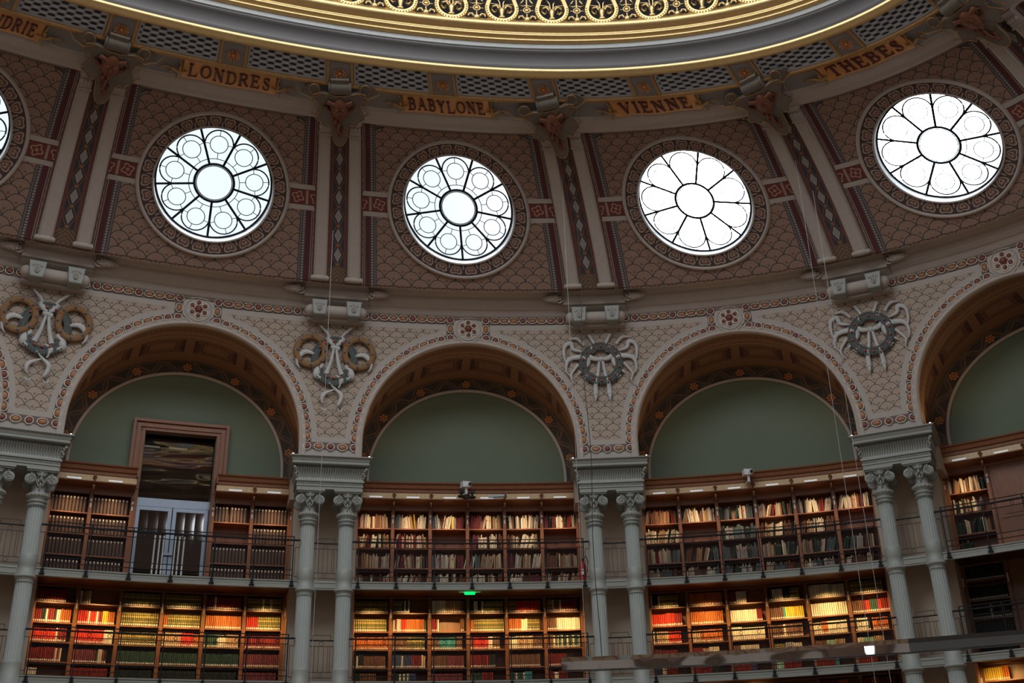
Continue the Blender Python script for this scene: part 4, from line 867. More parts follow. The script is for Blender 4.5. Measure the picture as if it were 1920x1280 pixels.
for k in range(0, 4):
    F = frame(k, float(nS(14.2)) + .015, 14.25, .29, 4.08)
    t = thing('wreath', ('round green garland with grey ribbons on the mosaic above the %s' if k >= 2 else 'green and ochre looped garlands with grey ribbons above the %s') % PIER[k], 'wreath', F, 'garland wreaths')
    if k >= 2:
        mb = MB(); garland(mb, F, 0, .0, .50, .50, 0, 360, .10); obj('garland', mb, LEAFG, t, F)
        for i in range(14): a = i * 2 * PI / 14 + .2; mb = MB(); mb.ball(F, .032, .03, .032, (.50 * math.cos(a), -.12, .50 * math.sin(a)), 7, 5); obj('berry', mb, BERRY, t, F)
        RB = []
        for s in (-1, 1):
            RB += [([(s * .30, .85), (s * .18, .62), (s * .13, .52)], [.07, .09]), ([(s * .66, -.30), (s * .42, -.08), (s * .36, .12), (s * .62, .20), (s * .90, .12), (s * .96, -.20), (s * .80, -.36)], [.03, .12, .15, .14, .11, .05, .02]), ([(s * .50, .36), (s * .74, .44), (s * .80, .62), (s * .98, .52), (s * 1.0, .22), (s * .92, -.02)], [.04, .10, .12, .1, .07, .03]), ([(s * .45, .55), (s * .62, .74), (s * .85, .74)], [.06, .1, .02]), ([(s * .62, -.0), (s * .84, -.30), (s * .80, -.52), (s * .90, -.62)], [.08, .06, .03, .02])]
            RB += [([(s * .36, .36), (s * .24, .16), (s * .06, .12)], [.06, .13, .10]), ([(s * .05, .06), (s * .10, -.3), (s * .17, -.55), (s * .19, -.86)], [.07, .09, .11, .13]), ([(s * .19, -.86), (s * .20, -1.1)], [.13, .005])]
        RB += [([(-.05, .12), (.05, .12)], [.14, .14])]
        for s in (-1, 1):
            for a in (62, 22, -40): b = math.radians(a); c_, s_ = math.cos(b), math.sin(b); RB.append(([(s * c_ * .37, s_ * .37), (s * c_ * .50, s_ * .50), (s * c_ * .63, s_ * .63)], [.14, .17, .14]))
    else:
        mb = MB(); garland(mb, F, 0, .02, .52, .52, -50, 230, .09); garland(mb, F, 0, -.12, .50, .52, 200, 340, .11); obj('garland', mb, LEAFG, t, F)
        for s in (-1, 1):
            mb = MB(); garland(mb, F, s * .64, .20, .37, .41, 0, 360, .085, False, -.09); obj('ochre_loop', mb, STRAW, t, F)
            for i in range(8): a = i * PI / 4; mb = MB(); mb.ball(F, .028, .025, .028, (s * .62 + .37 * math.cos(a), -.16, .2 + .41 * math.sin(a)), 6, 4); obj('blue_blossom', mb, BLUEF, t, F)
        for a in (70, 95, 120, 55, 140, 250, 270, 290): b = math.radians(a); mb = MB(); mb.ball(F, .036, .03, .036, (.52 * math.cos(b), -.13, -.02 + .52 * math.sin(b)), 7, 5); obj('berry', mb, BERRY, t, F)
        RB = []
        for s in (-1, 1):
            RB += [([(s * .42, .92), (s * .24, .74), (s * .16, .62)], [.06, .08]), ([(s * .22, .62), (s * .10, .44), (s * .02, .40)], [.18, .10, .1]), ([(s * .03, .32), (s * .10, -.1), (s * .20, -.42)], [.07, .09, .13]), ([(s * .30, -.15), (s * .42, -.32), (s * .46, -.46), (s * .34, -.55)], [.10, .17, .18, .14]), ([(s * .55, .12), (s * .78, .16), (s * .95, .0), (s * .98, -.18), (s * .90, -.30)], [.06, .14, .12, .07, .02]), ([(s * .95, .52), (s * .86, .46)], [.04, .1])]
        RB += [([(-.12, .36), (.12, .30)], [.12, .12]), ([(.06, -.46), (.20, -.58), (.14, -.80)], [.04, .13, .03]), ([(-.12, -.66), (.06, -.84), (.22, -1.0), (.18, -1.22), (.12, -1.30)], [.03, .07, .11, .10, .02]), ([(.02, -.86), (-.22, -.98), (-.28, -1.14), (-.24, -1.26)], [.04, .10, .09, .02]), ([(-.30, -1.36), (-.2, -1.44), (-.14, -1.36)], [.03, .05, .03]), ([(.14, -1.38), (.22, -1.45), (.28, -1.36)], [.03, .05, .03])]
    for pts, w in RB: mb = MB(); ribbon(mb, F, pts, w, -.07 if k >= 2 else -.09); obj('ribbon', mb, RIBB, t, F)
# ------------------------------------------------------------------ bookcases
ZU = [10.23, 9.69, 9.15, 8.61]; ZL = [7.97, 7.49, 7.03, 6.57, 6.12]; ZM = [z - 2.4 for z in ZL]
NB = -1.60
STOREY = {0: ('upper', ZU, 8.42, 10.74), 1: ('lower', ZL, 6.02, 8.36), 2: ('bottom', ZM, 3.62, 5.96)}
def cells_of(k, st):
    if k == 3: return [0]
    if k == 0 and st == 0: return [0, 1, 4, 5]
    return list(range(6))
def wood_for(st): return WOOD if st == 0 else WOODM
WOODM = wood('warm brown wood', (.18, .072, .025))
for k in range(0, 4):
    for st in (0, 1, 2):
        if st == 2 and k < 2: continue
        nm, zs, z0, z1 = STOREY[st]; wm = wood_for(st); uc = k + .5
        t = thing('bookcase', 'wall of wooden bookshelves on the %s gallery inside the %s arch' % (nm, BAY[k]), 'bookcase', W(uc, NB, z0), 'built-in gallery bookcases')
        cl = cells_of(k, st)
        ups = sorted(set([c for c in cl] + [c + 1 for c in cl]))
        for i in ups:
            u = uc + (i - 3) * .13; mb = MB(); e = .006 if 0 < i < 6 else .010
            mb.ubox(u - e, u + e, NB - .38, NB, z0, z1, 0, .02); mb.ubox(u - e * .6, u + e * .6, NB, NB + .02, z0, z1 + .05, 0, .02)
            if st == 0: mb.ball(frame(u, NB + .02, z1 - .08), .03, .02, .04); mb.ubox(u - e * .8, u + e * .8, NB, NB + .05, z1 - .25, z1 - .21, 0, .02)
            o = obj('upright', mb, wm, t)
            mb = MB(); zp = 10.36 if st == 0 else zs[0] - .14; mb.ubox(u - .0018, u + .0018, NB + .02, NB + .028, zp, zp + .22, 0, .02); obj('number_plate', mb, WHITE, o)
        for c in cl:
            u0 = uc + (c - 3) * .13 + .006; u1 = u0 + .118
            for z in zs: mb = MB(); mb.ubox(u0, u1, NB - .38, NB - .01, z - .03, z, 0, .06); obj('shelf', mb, wm, t)
            mb = MB(); mb.ubox(u0, u1, NB - .40, NB - .37, z0, z1, 0, .06); obj('back_panel', mb, wm, t)
            mb = MB(); mb.ubox(u0, u1, NB - .38, NB - .02, z1 - .02, z1 + .10, 0, .06); obj('lintel', mb, wm, t)
        if k == 3:                                        # panelled wooden doors instead of shelves
            mb = MB(); ua = uc + (1 - 3) * .13 + .006; mb.ubox(ua, uc + .4, NB - .2, NB - .05, z0, z1 + .1); obj('door_panel', mb, wm, t)
            for i in range(5):
                mb = MB(); a = ua + .012 + i * .125; 
                for z_a, z_b in ((z0 + .15, z0 + .9), (z0 + 1.0, z1 - .1)): mb.ubox(a, a + .10, NB - .05, NB - .03, z_a, z_b, 0, .05); mb.ubox(a + .012, a + .088, NB - .03, NB - .015, z_a + .09, z_b - .09, 0, .05)
                obj('raised_panel', mb, wm, t)
    # wooden cornice above the upper bookcase, with honey coloured fascia
    t = thing('bookcase_cornice', 'dark wooden cornice over honey wood fascia on top of the upper bookcase, %s arch' % BAY[k], 'cornice', W(k + .5, -1.3, 10.9), 'bookcase cornices')
    spans = [(k + .5 - .40, k + .5 + .40)] if k else [(.1, .372), (.632, .9)]
    for a, b in spans:
        mb = MB(); mb.sweep([(-1.62, 10.80), (-1.60, 10.86), (-1.30, 10.90), (-1.22, 10.92), (-1.21, 10.945), (-1.25, 10.95)], a, b, .04); mb.sweep([(-1.27, 11.12), (-1.245, 11.13), (-1.24, 11.21), (-1.20, 11.225), (-1.19, 11.25), (-1.17, 11.33), (-1.13, 11.345), (-1.12, 11.38), (-1.76, 11.40)], a, b, .04)
        for q in (a, b): mb.ubox(q - .002, q + .002, -1.76, -1.16, 11.14, 11.36, 0, .01)
        obj('moulding', mb, WOOD, t); mb = MB(); mb.sweep([(-1.25, 10.95), (-1.27, 11.12)], a, b, .04); obj('fascia', mb, WOODL, t)
    mb0 = None
    for i in range(1, 6) if k else (1, 5):
        mb = MB(); F = frame(k + .5 + (i - 3) * .13, -1.22, 11.03)
        for (x, z, r) in ((0, .06, .035), (-.03, .02, .025), (.03, .02, .025), (0, -.02, .03), (0, -.06, .02)): mb.ball(F, r, .03, r, (x, 0, z), 8, 5)
        obj('carved_drop', mb, WOOD, t)
        mb = MB(); F = frame(k + .5 + (i - 3) * .13, -1.3, 10.86); mb.ball(F, .035, .03, .05, (0, 0, -.02)); mb.ball(F, .02, .02, .03, (0, 0, -.08)); obj('pendant', mb, WOOD, t)

fx = None
for k in range(0, 4):
    for c in range(6):
        if k == 0 and c in (2, 3): continue
        if k == 3 and c > 2: continue
        u = k + .5 + (c - 2.5) * .13
        M = frame(u, -1.15, 10.96); lab = 'white tube reading light on the fascia, %s section of the %s arch' % (NUM[c], BAY[k])
        if fx is None:
            fx = thing('tube_light', lab, 'light', M, 'tube lights along the bookcase fascia'); mb = MB(); mb.tube([(-.17, 0, 0), (.17, 0, 0)], .022, 8, M=M); obj('tube', mb, TUBE, fx, M)
            for s in (-1, 1): mb = MB(); mb.tube([(s * .14, 0, .02), (s * .14, .08, .05)], .007, 5, M=M); obj('arm', mb, WHITE, fx, M)
        else: copy_tree(fx, M, lab)
        O = frame(u, -1.0, 10.9); d = Vector(O.col[1][:3]) * .80 - Vector((0, 0, 1)) * 1.0
        if not (k == 3 and c > 0): area('tube_light_glow', O.translation, d, .25, .04, LAMP_UP, (1, .64, .33), 1.15)
    for c in (range(6) if k < 3 else ()):
        u = k + .5 + (c - 2.5) * .13; O = frame(u, -.75, 8.30); d = Vector(O.col[1][:3]) * 1.0 - Vector((0, 0, 1)) * 1.05; area('under_gallery_light', O.translation, d, .3, .05, LAMP_LOW, (1, .60, .22), 1.15)
    if k >= 2:
        for c in (0, 1, 2): O = frame(k + .5 + (c - 2.5) * .13, -.75, 5.9); area('under_gallery_light', O.translation, Vector(O.col[1][:3]) - Vector((0, 0, .85)), .3, .05, LAMP_LOW, (1, .55, .18), 1.6)

# ------------------------------------------------------------------ books
PAL = {'r': ((.21, .022, .022), 'dark red'), 'R': ((.50, .035, .02), 'bright red'), 'o': ((.45, .13, .03), 'orange'), 'g': ((.115, .115, .045), 'olive and gold'), 'y': ((.62, .45, .05), 'yellow'), 'b': ((.17, .085, .055), 'brown'), 'k': ((.022, .03, .028), 'black'), 'w': ((.66, .60, .48), 'cream'), 'n': ((.05, .07, .16), 'navy'), 't': ((.05, .25, .28), 'turquoise'), 'p': ((.19, .045, .06), 'maroon'), 'T': ((.40, .26, .15), 'tan'), 'v': ((.035, .075, .055), 'dark green'), 'm': ((.30, .48, .36), 'pale green'), 's': ((.42, .40, .38), 'pale grey'), 'q': ((.13, .17, .18), 'blue grey'), 'B': ((.08, .05, .04), 'brown')}
def book_parts(style):
    """unit book: list of (verts, faces, which) with which 0 body, 1 pale mark, 2 gold"""
    sec = [(-.5, .12), (-.32, .0), (0, -.05), (.32, .0), (.5, .12), (.5, 1), (-.5, 1)]; n = 7
    V = [(x, y, z) for z in (0, 1) for x, y in sec]; F = [(i, (i + 1) % n, n + (i + 1) % n, n + i) for i in range(n)] + [tuple(range(n, 2 * n)), tuple(range(n))[::-1]]; out = [(V, F, 0)]
    def lab(z0, z1, x, wh, y=-.075): out.append(([(a, b, c) for c in (z0, z1) for a, b in ((-x, .03), (-x * .6, y + .03), (0, y), (x * .6, y + .03), (x, .03))], [(i, i + 1, i + 6, i + 5) for i in range(4)] + [(0, 5, 9, 4)], wh))
    if style == 'marked': lab(.04, .17, .40, 1)
    if style == 'banded': lab(.04, .16, .40, 1); lab(.30, .36, .46, 2); lab(.62, .74, .46, 2); lab(.86, .90, .46, 2)
    if style == 'topmark': lab(.86, .955, .26, 1)
    if style == 'midmark': lab(.55, .68, .40, 3)
    return out
STY = {s: book_parts(s) for s in ('plain', 'marked', 'banded', 'topmark', 'midmark')}
GOLDM = plain('gold tooling', (.50, .33, .09), .45, .4); REDM = plain('red title', (.45, .06, .04), .6)
BM = {}
for s, pp in STY.items():
    mb = MB()
    for V, F, w in pp: mb.add(V, F, w)
    BM[s] = mb.mesh('book_' + s, [BOOKC, LABELM, GOLDM, REDM], None)
bk = []       # (area, k, st, row, cell, order, M, style, colour key, rgb, kind)
def fill(k, st, row, c, spec):
    """spec: string of runs 'r12 w2 -3' : colour letter and count; '-' leaves a gap of n book widths"""
    nm, zs, _, _ = STOREY[st]; z = zs[row] + .002; u = k + .5 + (c - 3) * .13 + .0075; uend = u + .115; order = 0; R = R_; lean = 0
    for run in spec.split():
        ch, num = run[0], int(run[1:])
        if ch == 'B': w0, h0, sty, jw = .078, .41, 'topmark', .002
        elif st == 0: w0, h0, sty, jw = .030, .36, 'plain', .010
        else: w0, h0, sty, jw = .043, .32, 'marked', .003
        if ch == 'g' and st: sty = 'banded'
        if ch in 'wT' and st: w0 = .048
        if ch == '-': u += num * .045 / S; continue
        hr = h0 * R.uniform(.93, 1.04) if st else h0
        rl = R.uniform(-.12, .30) if st == 0 and ch != 'B' and R.random() < .6 else 0
        for i in range(num):
            w = w0 + R.uniform(-jw, jw); h = hr * (R.uniform(.82, 1.12) if st == 0 and ch != 'B' else R.uniform(.985, 1.0)); ww = w / S
            if u + ww > uend: return
            tilt = rl if ch != 'B' else 0
            M = frame(u + ww / 2, NB - .03 - R.uniform(0, .012), z) @ Matrix.Rotation(tilt, 4, 'Y')
            key = ch; rgb, cn = PAL[ch]
            if st == 0 and ch in 'wTs' and R.random() < .5: key = R.choice('wTsbw'); rgb, cn = PAL[key]
            f = R.uniform(.82, 1.15) if ch != 'B' else R.uniform(.92, 1.06); rgb = tuple(min(.9, q * f) for q in rgb)
            sy = sty
            if st == 0 and ch != 'B' and R.random() < .12: sy = 'midmark'
            if st == 0 and ch in 'vk' and R.random() < .6: sy = 'topmark'
            vis = h if row < len(zs) - 1 else .15
            if tilt: M = M @ Matrix.Translation((0, 0, .5 * abs(math.sin(tilt)) * w))
            bk.append((w * vis * (1.0 if st < 2 else .3), k, st, row, c, order, M, sy, key, rgb, 'box_volume' if ch == 'B' else 'book', w, h)); order += 1
            u += (w + (.0015 if ch != 'B' else .004)) / S * (1 / max(.9, math.cos(tilt)))
        if rl: u += .04 / S
for c in (0, 1, 4, 5):
    for r in range(4):
        if c == 4 and r == 1: continue
        fill(0, 0, r, c, 'B10 -1 B1' if r == 0 and c == 0 else ('B4 -1 B7' if (c, r) == (4, 0) else 'B11'))
UP1 = {0: ['p2 w9 T4 b2 T6 s8', 'q4 s3 w5 T4 y1 w6 T9', 'q3 s4 w6 y1 w3 p6 s3 q4 p3', 'p9 T2 w4 T6 b5 T6', 'k2 w4 s3 w5 s9 q3 T4', 'p3 k2 p3 w5 k2 r3 w3 b3 s6'],
       1: ['T6 r2 w4 k1 w2 T5 r2 s8', 'w2 r3 w2 p2 w6 r2 w3 T9', '-1', 'p5 w8 k1 w7 b8 p4', 'b4 T6 w9 T4 s9', '-1'],
       2: ['s2 p2 T9 w6 s9 T4', 's3 p3 T9 w3 T2 v2 p6 s6', 'q3 s6 w9 p5 T9 b3', 's3 q4 T9 w6 b3 T9', 'p5 s5 T6 w8 s6', 'b9 T6 s9 p8'],
       3: ['s6 -3 w3 -2 b4 w5', 'w9 s8 b3 -2 w3 p6', 'q5 w8 -1 w4 b6 T4', 's8 w3 -2 T6 b6', 'w9 b9 p9', 's5 -3 w9 T8']}
UP2 = {0: ['s4 b7 T8 r2 b6 T4', 'T5 w9 T6 w5 T5', 'v2 q4 k2 v3 s5 q6 s4', 's3 w3 T3 r2 T6 v2 b2 v2 v3', 's4 T5 w4 r3 w6 r2 w3', 'T4 w5 T6 r2 w4 k2'],
       1: ['w9 T9 s4 w6', '-1', 'v3 s6 q9 v3 q4', 'b3 T6 w6 b6 v4 s4', 'b3 T6 w6 b6', '-1'],
       2: ['s6 p1 R1 s9 q5 w4', 'b4 -2 T4 w3 v2 q8', 'q6 v2 s8 v3 q6', 's5 T5 v4 w3 q2 v3 T5', 's5 T5 v4 w3 q6 v3', 'v3 q4 s5 b3 T3 p3 T5'],
       3: ['s9 q9 b4', 's6 b5 -2 w6 q8', 'q6 v4 s9 q4', 's6 q9 b6', 's9 q5 s8', 's4 b9 T5']}
for r in range(4):
    for c in range(6): fill(1, 0, r, c, UP1[r][c]); fill(2, 0, r, c, UP2[r][c])
    fill(3, 0, r, 0, ['s2 T4 w4 b2 w3 T4 v2', 'k1 w1 k2 w2 v2 w4 -1 s3 w2', 'v6 w3 k2 v4 w3 T3', 'v9'][r])
LOW = {0: [['r15', 'w1 b1 T2 w1 -9', 'g21', 'g21', 'r4 w1 r2 r13', 'g8 w1 g3 w1 g6'],
           ['r4 k2 w1 r3 k1 w2 o1 o8', 'R5 w1 R3 w1 r2 y3 o3 R5', 'g22', 'o2 g18', 'o19', 'R5 R1 g14'],
           ['R12 w1 r4', 'R14 w4', 'g20', 'g1 T8 R6 o3', 'v7 w4 T6 t1', 'r20'],
           ['r4 r9 w1 r1 w1', 'p11 k1 w2 r1 k1', 'v20', 'v20', 'v20', 'p19'],
           ['w5 -9', 'r18', 'k20', 'k20', 'k18', 'p18']],
       1: [['g20', 'g5 k1 w1 k1 w1', 'w7 T8 b3', 'k2 w2 k2 w1 g11', 'g4 R14', 'g3 w1 b3 w1 r9'],
           ['g19', 'w1 r1 w1 w1 R3 o10 v4', 'r3 w1 -12 b2', 'o2 g17', 'o7 w2 w1 g7', 'b5 w12'],
           ['o4 o15', 'b8 g10', 'b4 t9 k1 b3', 'b1 R9 w2 b4', 'w3 w1 T8 b5', 'b3 w1 v1 w1 v1 w1 v2 w1 v2 w1 v2 w1'],
           ['k2 w1 k3 b12', 'n5 w1 n5 r5 w1 T1 k3', 'b9 p9', 'r9 R1 k4', 'b17', 'r10 k4'],
           ['k4 b9', 'k4 w1 v1 w1 v1 w1 n4', 'p17', 'v6 r6', 'v3 w1 v3 w1 t4', 'r3 w2 r5']],
       2: [['w1 k3 w1 g5 g5', 'o18', 'r4 w5 -9', 'k2 w4 w1 k4 g5', 'w10 m1 w6 m1', 'g17'],
           ['R8 R5 r4', 'o18', 'w13 r3', 'b5 b2 t1 y10', 'w18', 'b5 r2 R2 v4 R2 r4'],
           ['w1 k1 T6 R7', 'T4 o12', 'w5 w3 w8', 'b6 w1 b9', 'w4 o3 w9', 'k1 w5 k1 -1 o8'],
           ['p4 r9', 'r5 T3 w5', 'b4 w9', 'g6 s4 w4', 'b6 m4 T5', 'w3 m5 T5'],
           ['n4 w2 r6', 'r9 k5', 'r9 n3', 'm4 r9', 'r9 t2', 'r9']]}
for k in (0, 1, 2):
    for r in range(5):
        for c in range(6): fill(k, 1, r, c, LOW[k][r][c])
for r, s in enumerate(['k20', 'k20', 'k9 w1 k4 p2 k4', 'k18', 'k18']): fill(3, 1, r, 0, s)
for r in (0, 1): fill(3, 2, r, 0, 'y9 o3' if r == 0 else 'o12'); fill(2, 2, r, 5, 'r4 o4 b8'); fill(2, 2, r, 4, 'r9 o5'); fill(3, 2, r, 0, '')
ROWN = ['top', 'second', 'third', 'fourth', 'bottom']; GAL = ['upper', 'lower', 'ground']
order = sorted(range(len(bk)), key=lambda i: -bk[i][0]); solo = set(i for i in order if bk[i][10] == 'box_volume')
others = [i for i in order if bk[i][10] == 'book' and bk[i][2] < 2 and bk[i][3] < len(STOREY[bk[i][2]][1]) - 1 and bk[i][1] < 3]; solo |= set(others[:298])
big = MB(); colr = []
for i, (ar, k, st, row, c, od, M, sty, key, rgb, kind, w, h) in enumerate(bk):
    Ms = M @ Matrix.Diagonal((w, .22, h, 1))
    if i in solo:
        o = link(kind, BM[sty], Ms); o.color = (*rgb, 1)
        noun = 'label-topped box volume' if kind == 'box_volume' else 'book'
        tag(o, '%s %s, %s along the %s shelf, %s section, %s gallery, %s arch' % (PAL[key][1], noun, NUM[od], ROWN[row], NUM[c], GAL[st], BAY[k].replace(' full', '')), 'book', 'brown box volumes by the glass door' if kind == 'box_volume' else 'books in the gallery bookcases')
    else:
        for V, F, wh in STY[sty]:
            big.add(xf(Ms, np.array(V, float)), F); colr += [rgb if wh == 0 else ((.75, .72, .65) if wh == 1 else ((.50, .33, .09) if wh == 2 else (.45, .06, .04)))] * len(V)
o = obj('remaining_books', big, BOOKS); at = o.data.color_attributes.new('col', 'FLOAT_COLOR', 'POINT'); at.data.foreach_set('color', np.c_[np.array(colr), np.ones(len(colr))].ravel().astype(np.float32))
tag(o, 'the many other books standing in rows on the gallery shelves', 'books', None, 'stuff')

# ------------------------------------------------------------------ balcony railings
def railing(k, zf, nm, hi=True):
    t = thing('balcony_railing', 'black iron railing with mesh panels along the %s gallery in the %s arch' % (nm, BAY[k]), 'railing', W(k + .5, .1, zf), 'gallery balcony railings')
    n = .12; uc = k + .5; a, b = uc - .392, uc + .392
    def rail(name, z, w, h, nn=n, a=a, b=b): mb = MB(); mb.ubox(a, b, nn - w / 2, nn + w / 2, zf + z, zf + z + h, 0, .03); obj(name, mb, NAVY, t)
    rail('handrail', .94, .06, .035, n, a - .02, b + .02); rail('top_rail', 1.035, .02, .02); rail('middle_rail', .81, .02, .018); rail('low_rail', .20, .02, .016); rail('bottom_rail', .07, .02, .018)
    for j in range(7):
        u = uc + (j - 3) * .13; F = frame(u, n, zf); mb = MB(); mb.box(F, -.014, .014, -.014, .014, -.10, 1.05); mb.box(F, -.035, .035, -.03, .04, -.17, -.06); mb.box(F, -.06, .06, -.03, .05, -.19, -.17); mb.tube([(0, 0, -.12), (0, .06, -.14)], .022, 6, M=F); obj('post', mb, NAVY, t)
        if j < 6:
            for q in (.035, .095): mb = MB(); mb.torus(frame(u + q, n, zf + .885), .042, .006, 16, 5); obj('ring', mb, NAVY, t)
            mb = MB(); u0, u1 = u + .003, u + .127; O = W(u0, n, 0.); D = W(u1, n, 0.) - O; Lx = float(np.linalg.norm(D)); D /= Lx; z0, z1 = .21, .80; H = z1 - z0; pw, ph = .075, .040; sl = ph / pw
            nlin = int((Lx * sl + H) / (ph)) + 1; V = []; F_ = []
            for dr in (1, -1):
                for q in range(nlin + 1):
                    c0 = q * ph - Lx * sl              # line z = c0 + sl*x  (x from 0..Lx), clipped to 0..H
                    xa = max(0, -c0 / sl); xb = min(Lx, (H - c0) / sl)
                    if xb <= xa: continue
                    pts = [(xa, c0 + sl * xa), (xb, c0 + sl * xb)]
                    if dr < 0: pts = [(Lx - x, z) for x, z in pts]
                    i0 = len(V)
                    for (x, z) in pts:
                        for e in (-.0028, .0028): V.append(O + D * x + np.array([0, 0, zf + z0 + z + e]))
                    F_.append((i0, i0 + 1, i0 + 3, i0 + 2))
            mb.add(np.array(V), F_); obj('mesh_panel', mb, NAVY, t)
    for s in (-1, 1):                                      # narrow end frames beside the columns
        mb = MB(); e0, e1 = sorted((uc + s * .397, uc + s * .412))
        for z in (.07, .80): mb.ubox(e0, e1, .0, .012, zf + z, zf + z + .012, 0, .02)
        for u in (e0, e1): mb.box(frame(u, .006, zf), -.006, .006, -.006, .006, .07, .81)
        obj('end_frame', mb, NAVY, t)
for k in range(0, 4):
    railing(k, 8.42, 'upper'); railing(k, 6.02, 'lower')
IRON2 = plain('thin brown iron', (.05, .035, .03), .6)
for k in range(0, 4):
    for zf, nm in ((8.42, 'upper'), (6.02, 'lower')):
        t = thing('passage_railing', 'thin iron railing between the two columns of the %s, %s gallery' % (PIER[k], nm), 'railing', W(k, -.1, zf), 'small railings between columns'); n = -.12; a, b = k - .046, k + .046
        for z, w, nmz in ((.94, .03, 'handrail'), (.81, .014, 'middle_rail'), (.20, .014, 'low_rail'), (.07, .014, 'bottom_rail')): mb = MB(); mb.ubox(a, b, n - .01, n + .01, zf + z, zf + z + w, 0, .03); obj(nmz, mb, NAVY if nmz == 'handrail' else IRON2, t)
        mb = MB(); 
        for x in (-.03, .03): mb.box(frame(k + x, n, zf), -.007, .007, -.007, .007, .94, 1.08)
        mb.ubox(k - .03, k + .03, n - .007, n + .007, zf + 1.07, zf + 1.085, 0, .03); obj('top_frame', mb, IRON2, t)
        for i in range(8):
            x = (-.040, -.029, -.022, -.008, .008, .022, .029, .040)[i]; mb = MB(); mb.box(frame(k + x, n, zf), -.006, .006, -.006, .006, .20, .81); obj('baluster', mb, IRON2, t)
        for z in (.875, .135): mb = MB(); mb.torus(frame(k, n, zf + z), .05, .006, 16, 5); obj('ring', mb, IRON2, t)

# ------------------------------------------------------------------ glass door under the leftmost arch
t = tag(link('door_1', None, Matrix.Translation(W(.5, -1.9, 8.42))), 'tall wooden door frame with dark glass and aluminium double doors on the upper gallery', None, None, 'structure')
def slabu(name, a, b, n0, n1, z0, z1, m, par=None): mb = MB(); mb.ubox(a, b, n0, n1, z0, z1, 0, .04); return obj(name, mb, m, par or t)
for nm_, a, b, z0, z1, in (('frame_post', .342, .382, 10.95, 12.88), ('frame_post', .622, .662, 10.95, 12.88), ('frame_head', .342, .662, 12.56, 12.88)):
    mb = MB(); mb.ubox(a, b, -1.80, -1.62, z0, z1, 0, .04)
    if nm_ == 'frame_head': mb.ubox(a, b, -1.62, -1.56, 12.80, 12.88, 0, .04); mb.ubox(a + .012, b - .012, -1.62, -1.59, 12.66, 12.76, 0, .04); mb.ubox(a + .03, b - .03, -1.62, -1.58, 12.56, 12.60, 0, .04)
    else:
        lo = a < .5; mb.ubox(a if lo else b - .010, a + .010 if lo else b, -1.62, -1.56, z0 + .45, z1, 0, .04); mb.ubox(a + .014, b - .014, -1.62, -1.59, z0, 12.7, 0, .04); mb.ubox(b - .007 if lo else a, b if lo else a + .007, -1.62, -1.58, z0, 12.6, 0, .04)
    obj(nm_, mb, WOOD, t)
for a, b in ((.372, .384), (.621, .633)): slabu('inner_post', a, b, -2.1, -1.60, 8.42, 12.56, WOOD)
slabu('recess_back', .36, .64, -2.19, -2.16, 8.42, 12.9, plain('dark recess', (.05, .018, .014), .6)); slabu('recess_band', .385, .62, -2.16, -2.12, 11.75, 12.15, plain('deep red panel', (.40, .05, .03), .5))
for a, b in ((.39, .44), (.47, .53)): mb = MB(); mb.tube(W(np.linspace(a, b, 6), -2.1, 12.30), .02, 6); obj('strip_light', mb, TUBE, t)
slabu('transom_glass', .384, .621, -2.02, -2.0, 10.84, 12.56, WGLASS)
slabu('door_header', .384, .621, -2.06, -1.96, 10.62, 10.84, STEEL)
for a, b, nm_ in ((.386, .501, 'left'), (.504, .619, 'right')):
    lf = obj('door_leaf', (lambda m_: (m_.ubox(a + .008, b - .008, -2.02, -2.0, 8.50, 10.55, 0, .04), m_)[1])(MB()), DGLASS, t)
    mb = MB(); mb.ubox(a, a + .012, -2.04, -1.97, 8.42, 10.62, 0, .04); mb.ubox(b - .012, b, -2.04, -1.97, 8.42, 10.62, 0, .04); mb.ubox(a + .012, b - .012, -2.04, -1.97, 10.52, 10.62, 0, .04); mb.ubox(a + .012, b - .012, -2.04, -1.97, 8.42, 8.52, 0, .04); obj('leaf_frame', mb, STEEL, lf)
    sgn = 1 if nm_ == 'left' else -1; e = b if nm_ == 'left' else a
    for q in (.017, .03, .045): mb = MB(); mb.tube([W(e - sgn * q, -1.9, 8.75), W(e - sgn * q, -1.9, 9.85)], .022, 8); obj('pull_bar', mb, WHITE, lf)
    mb = MB(); mb.ubox(e - sgn * .006 - .008, e - sgn * .006 + .008, -1.97, -1.9, 9.35, 9.42, 0, .02); obj('lock', mb, STEEL, lf)

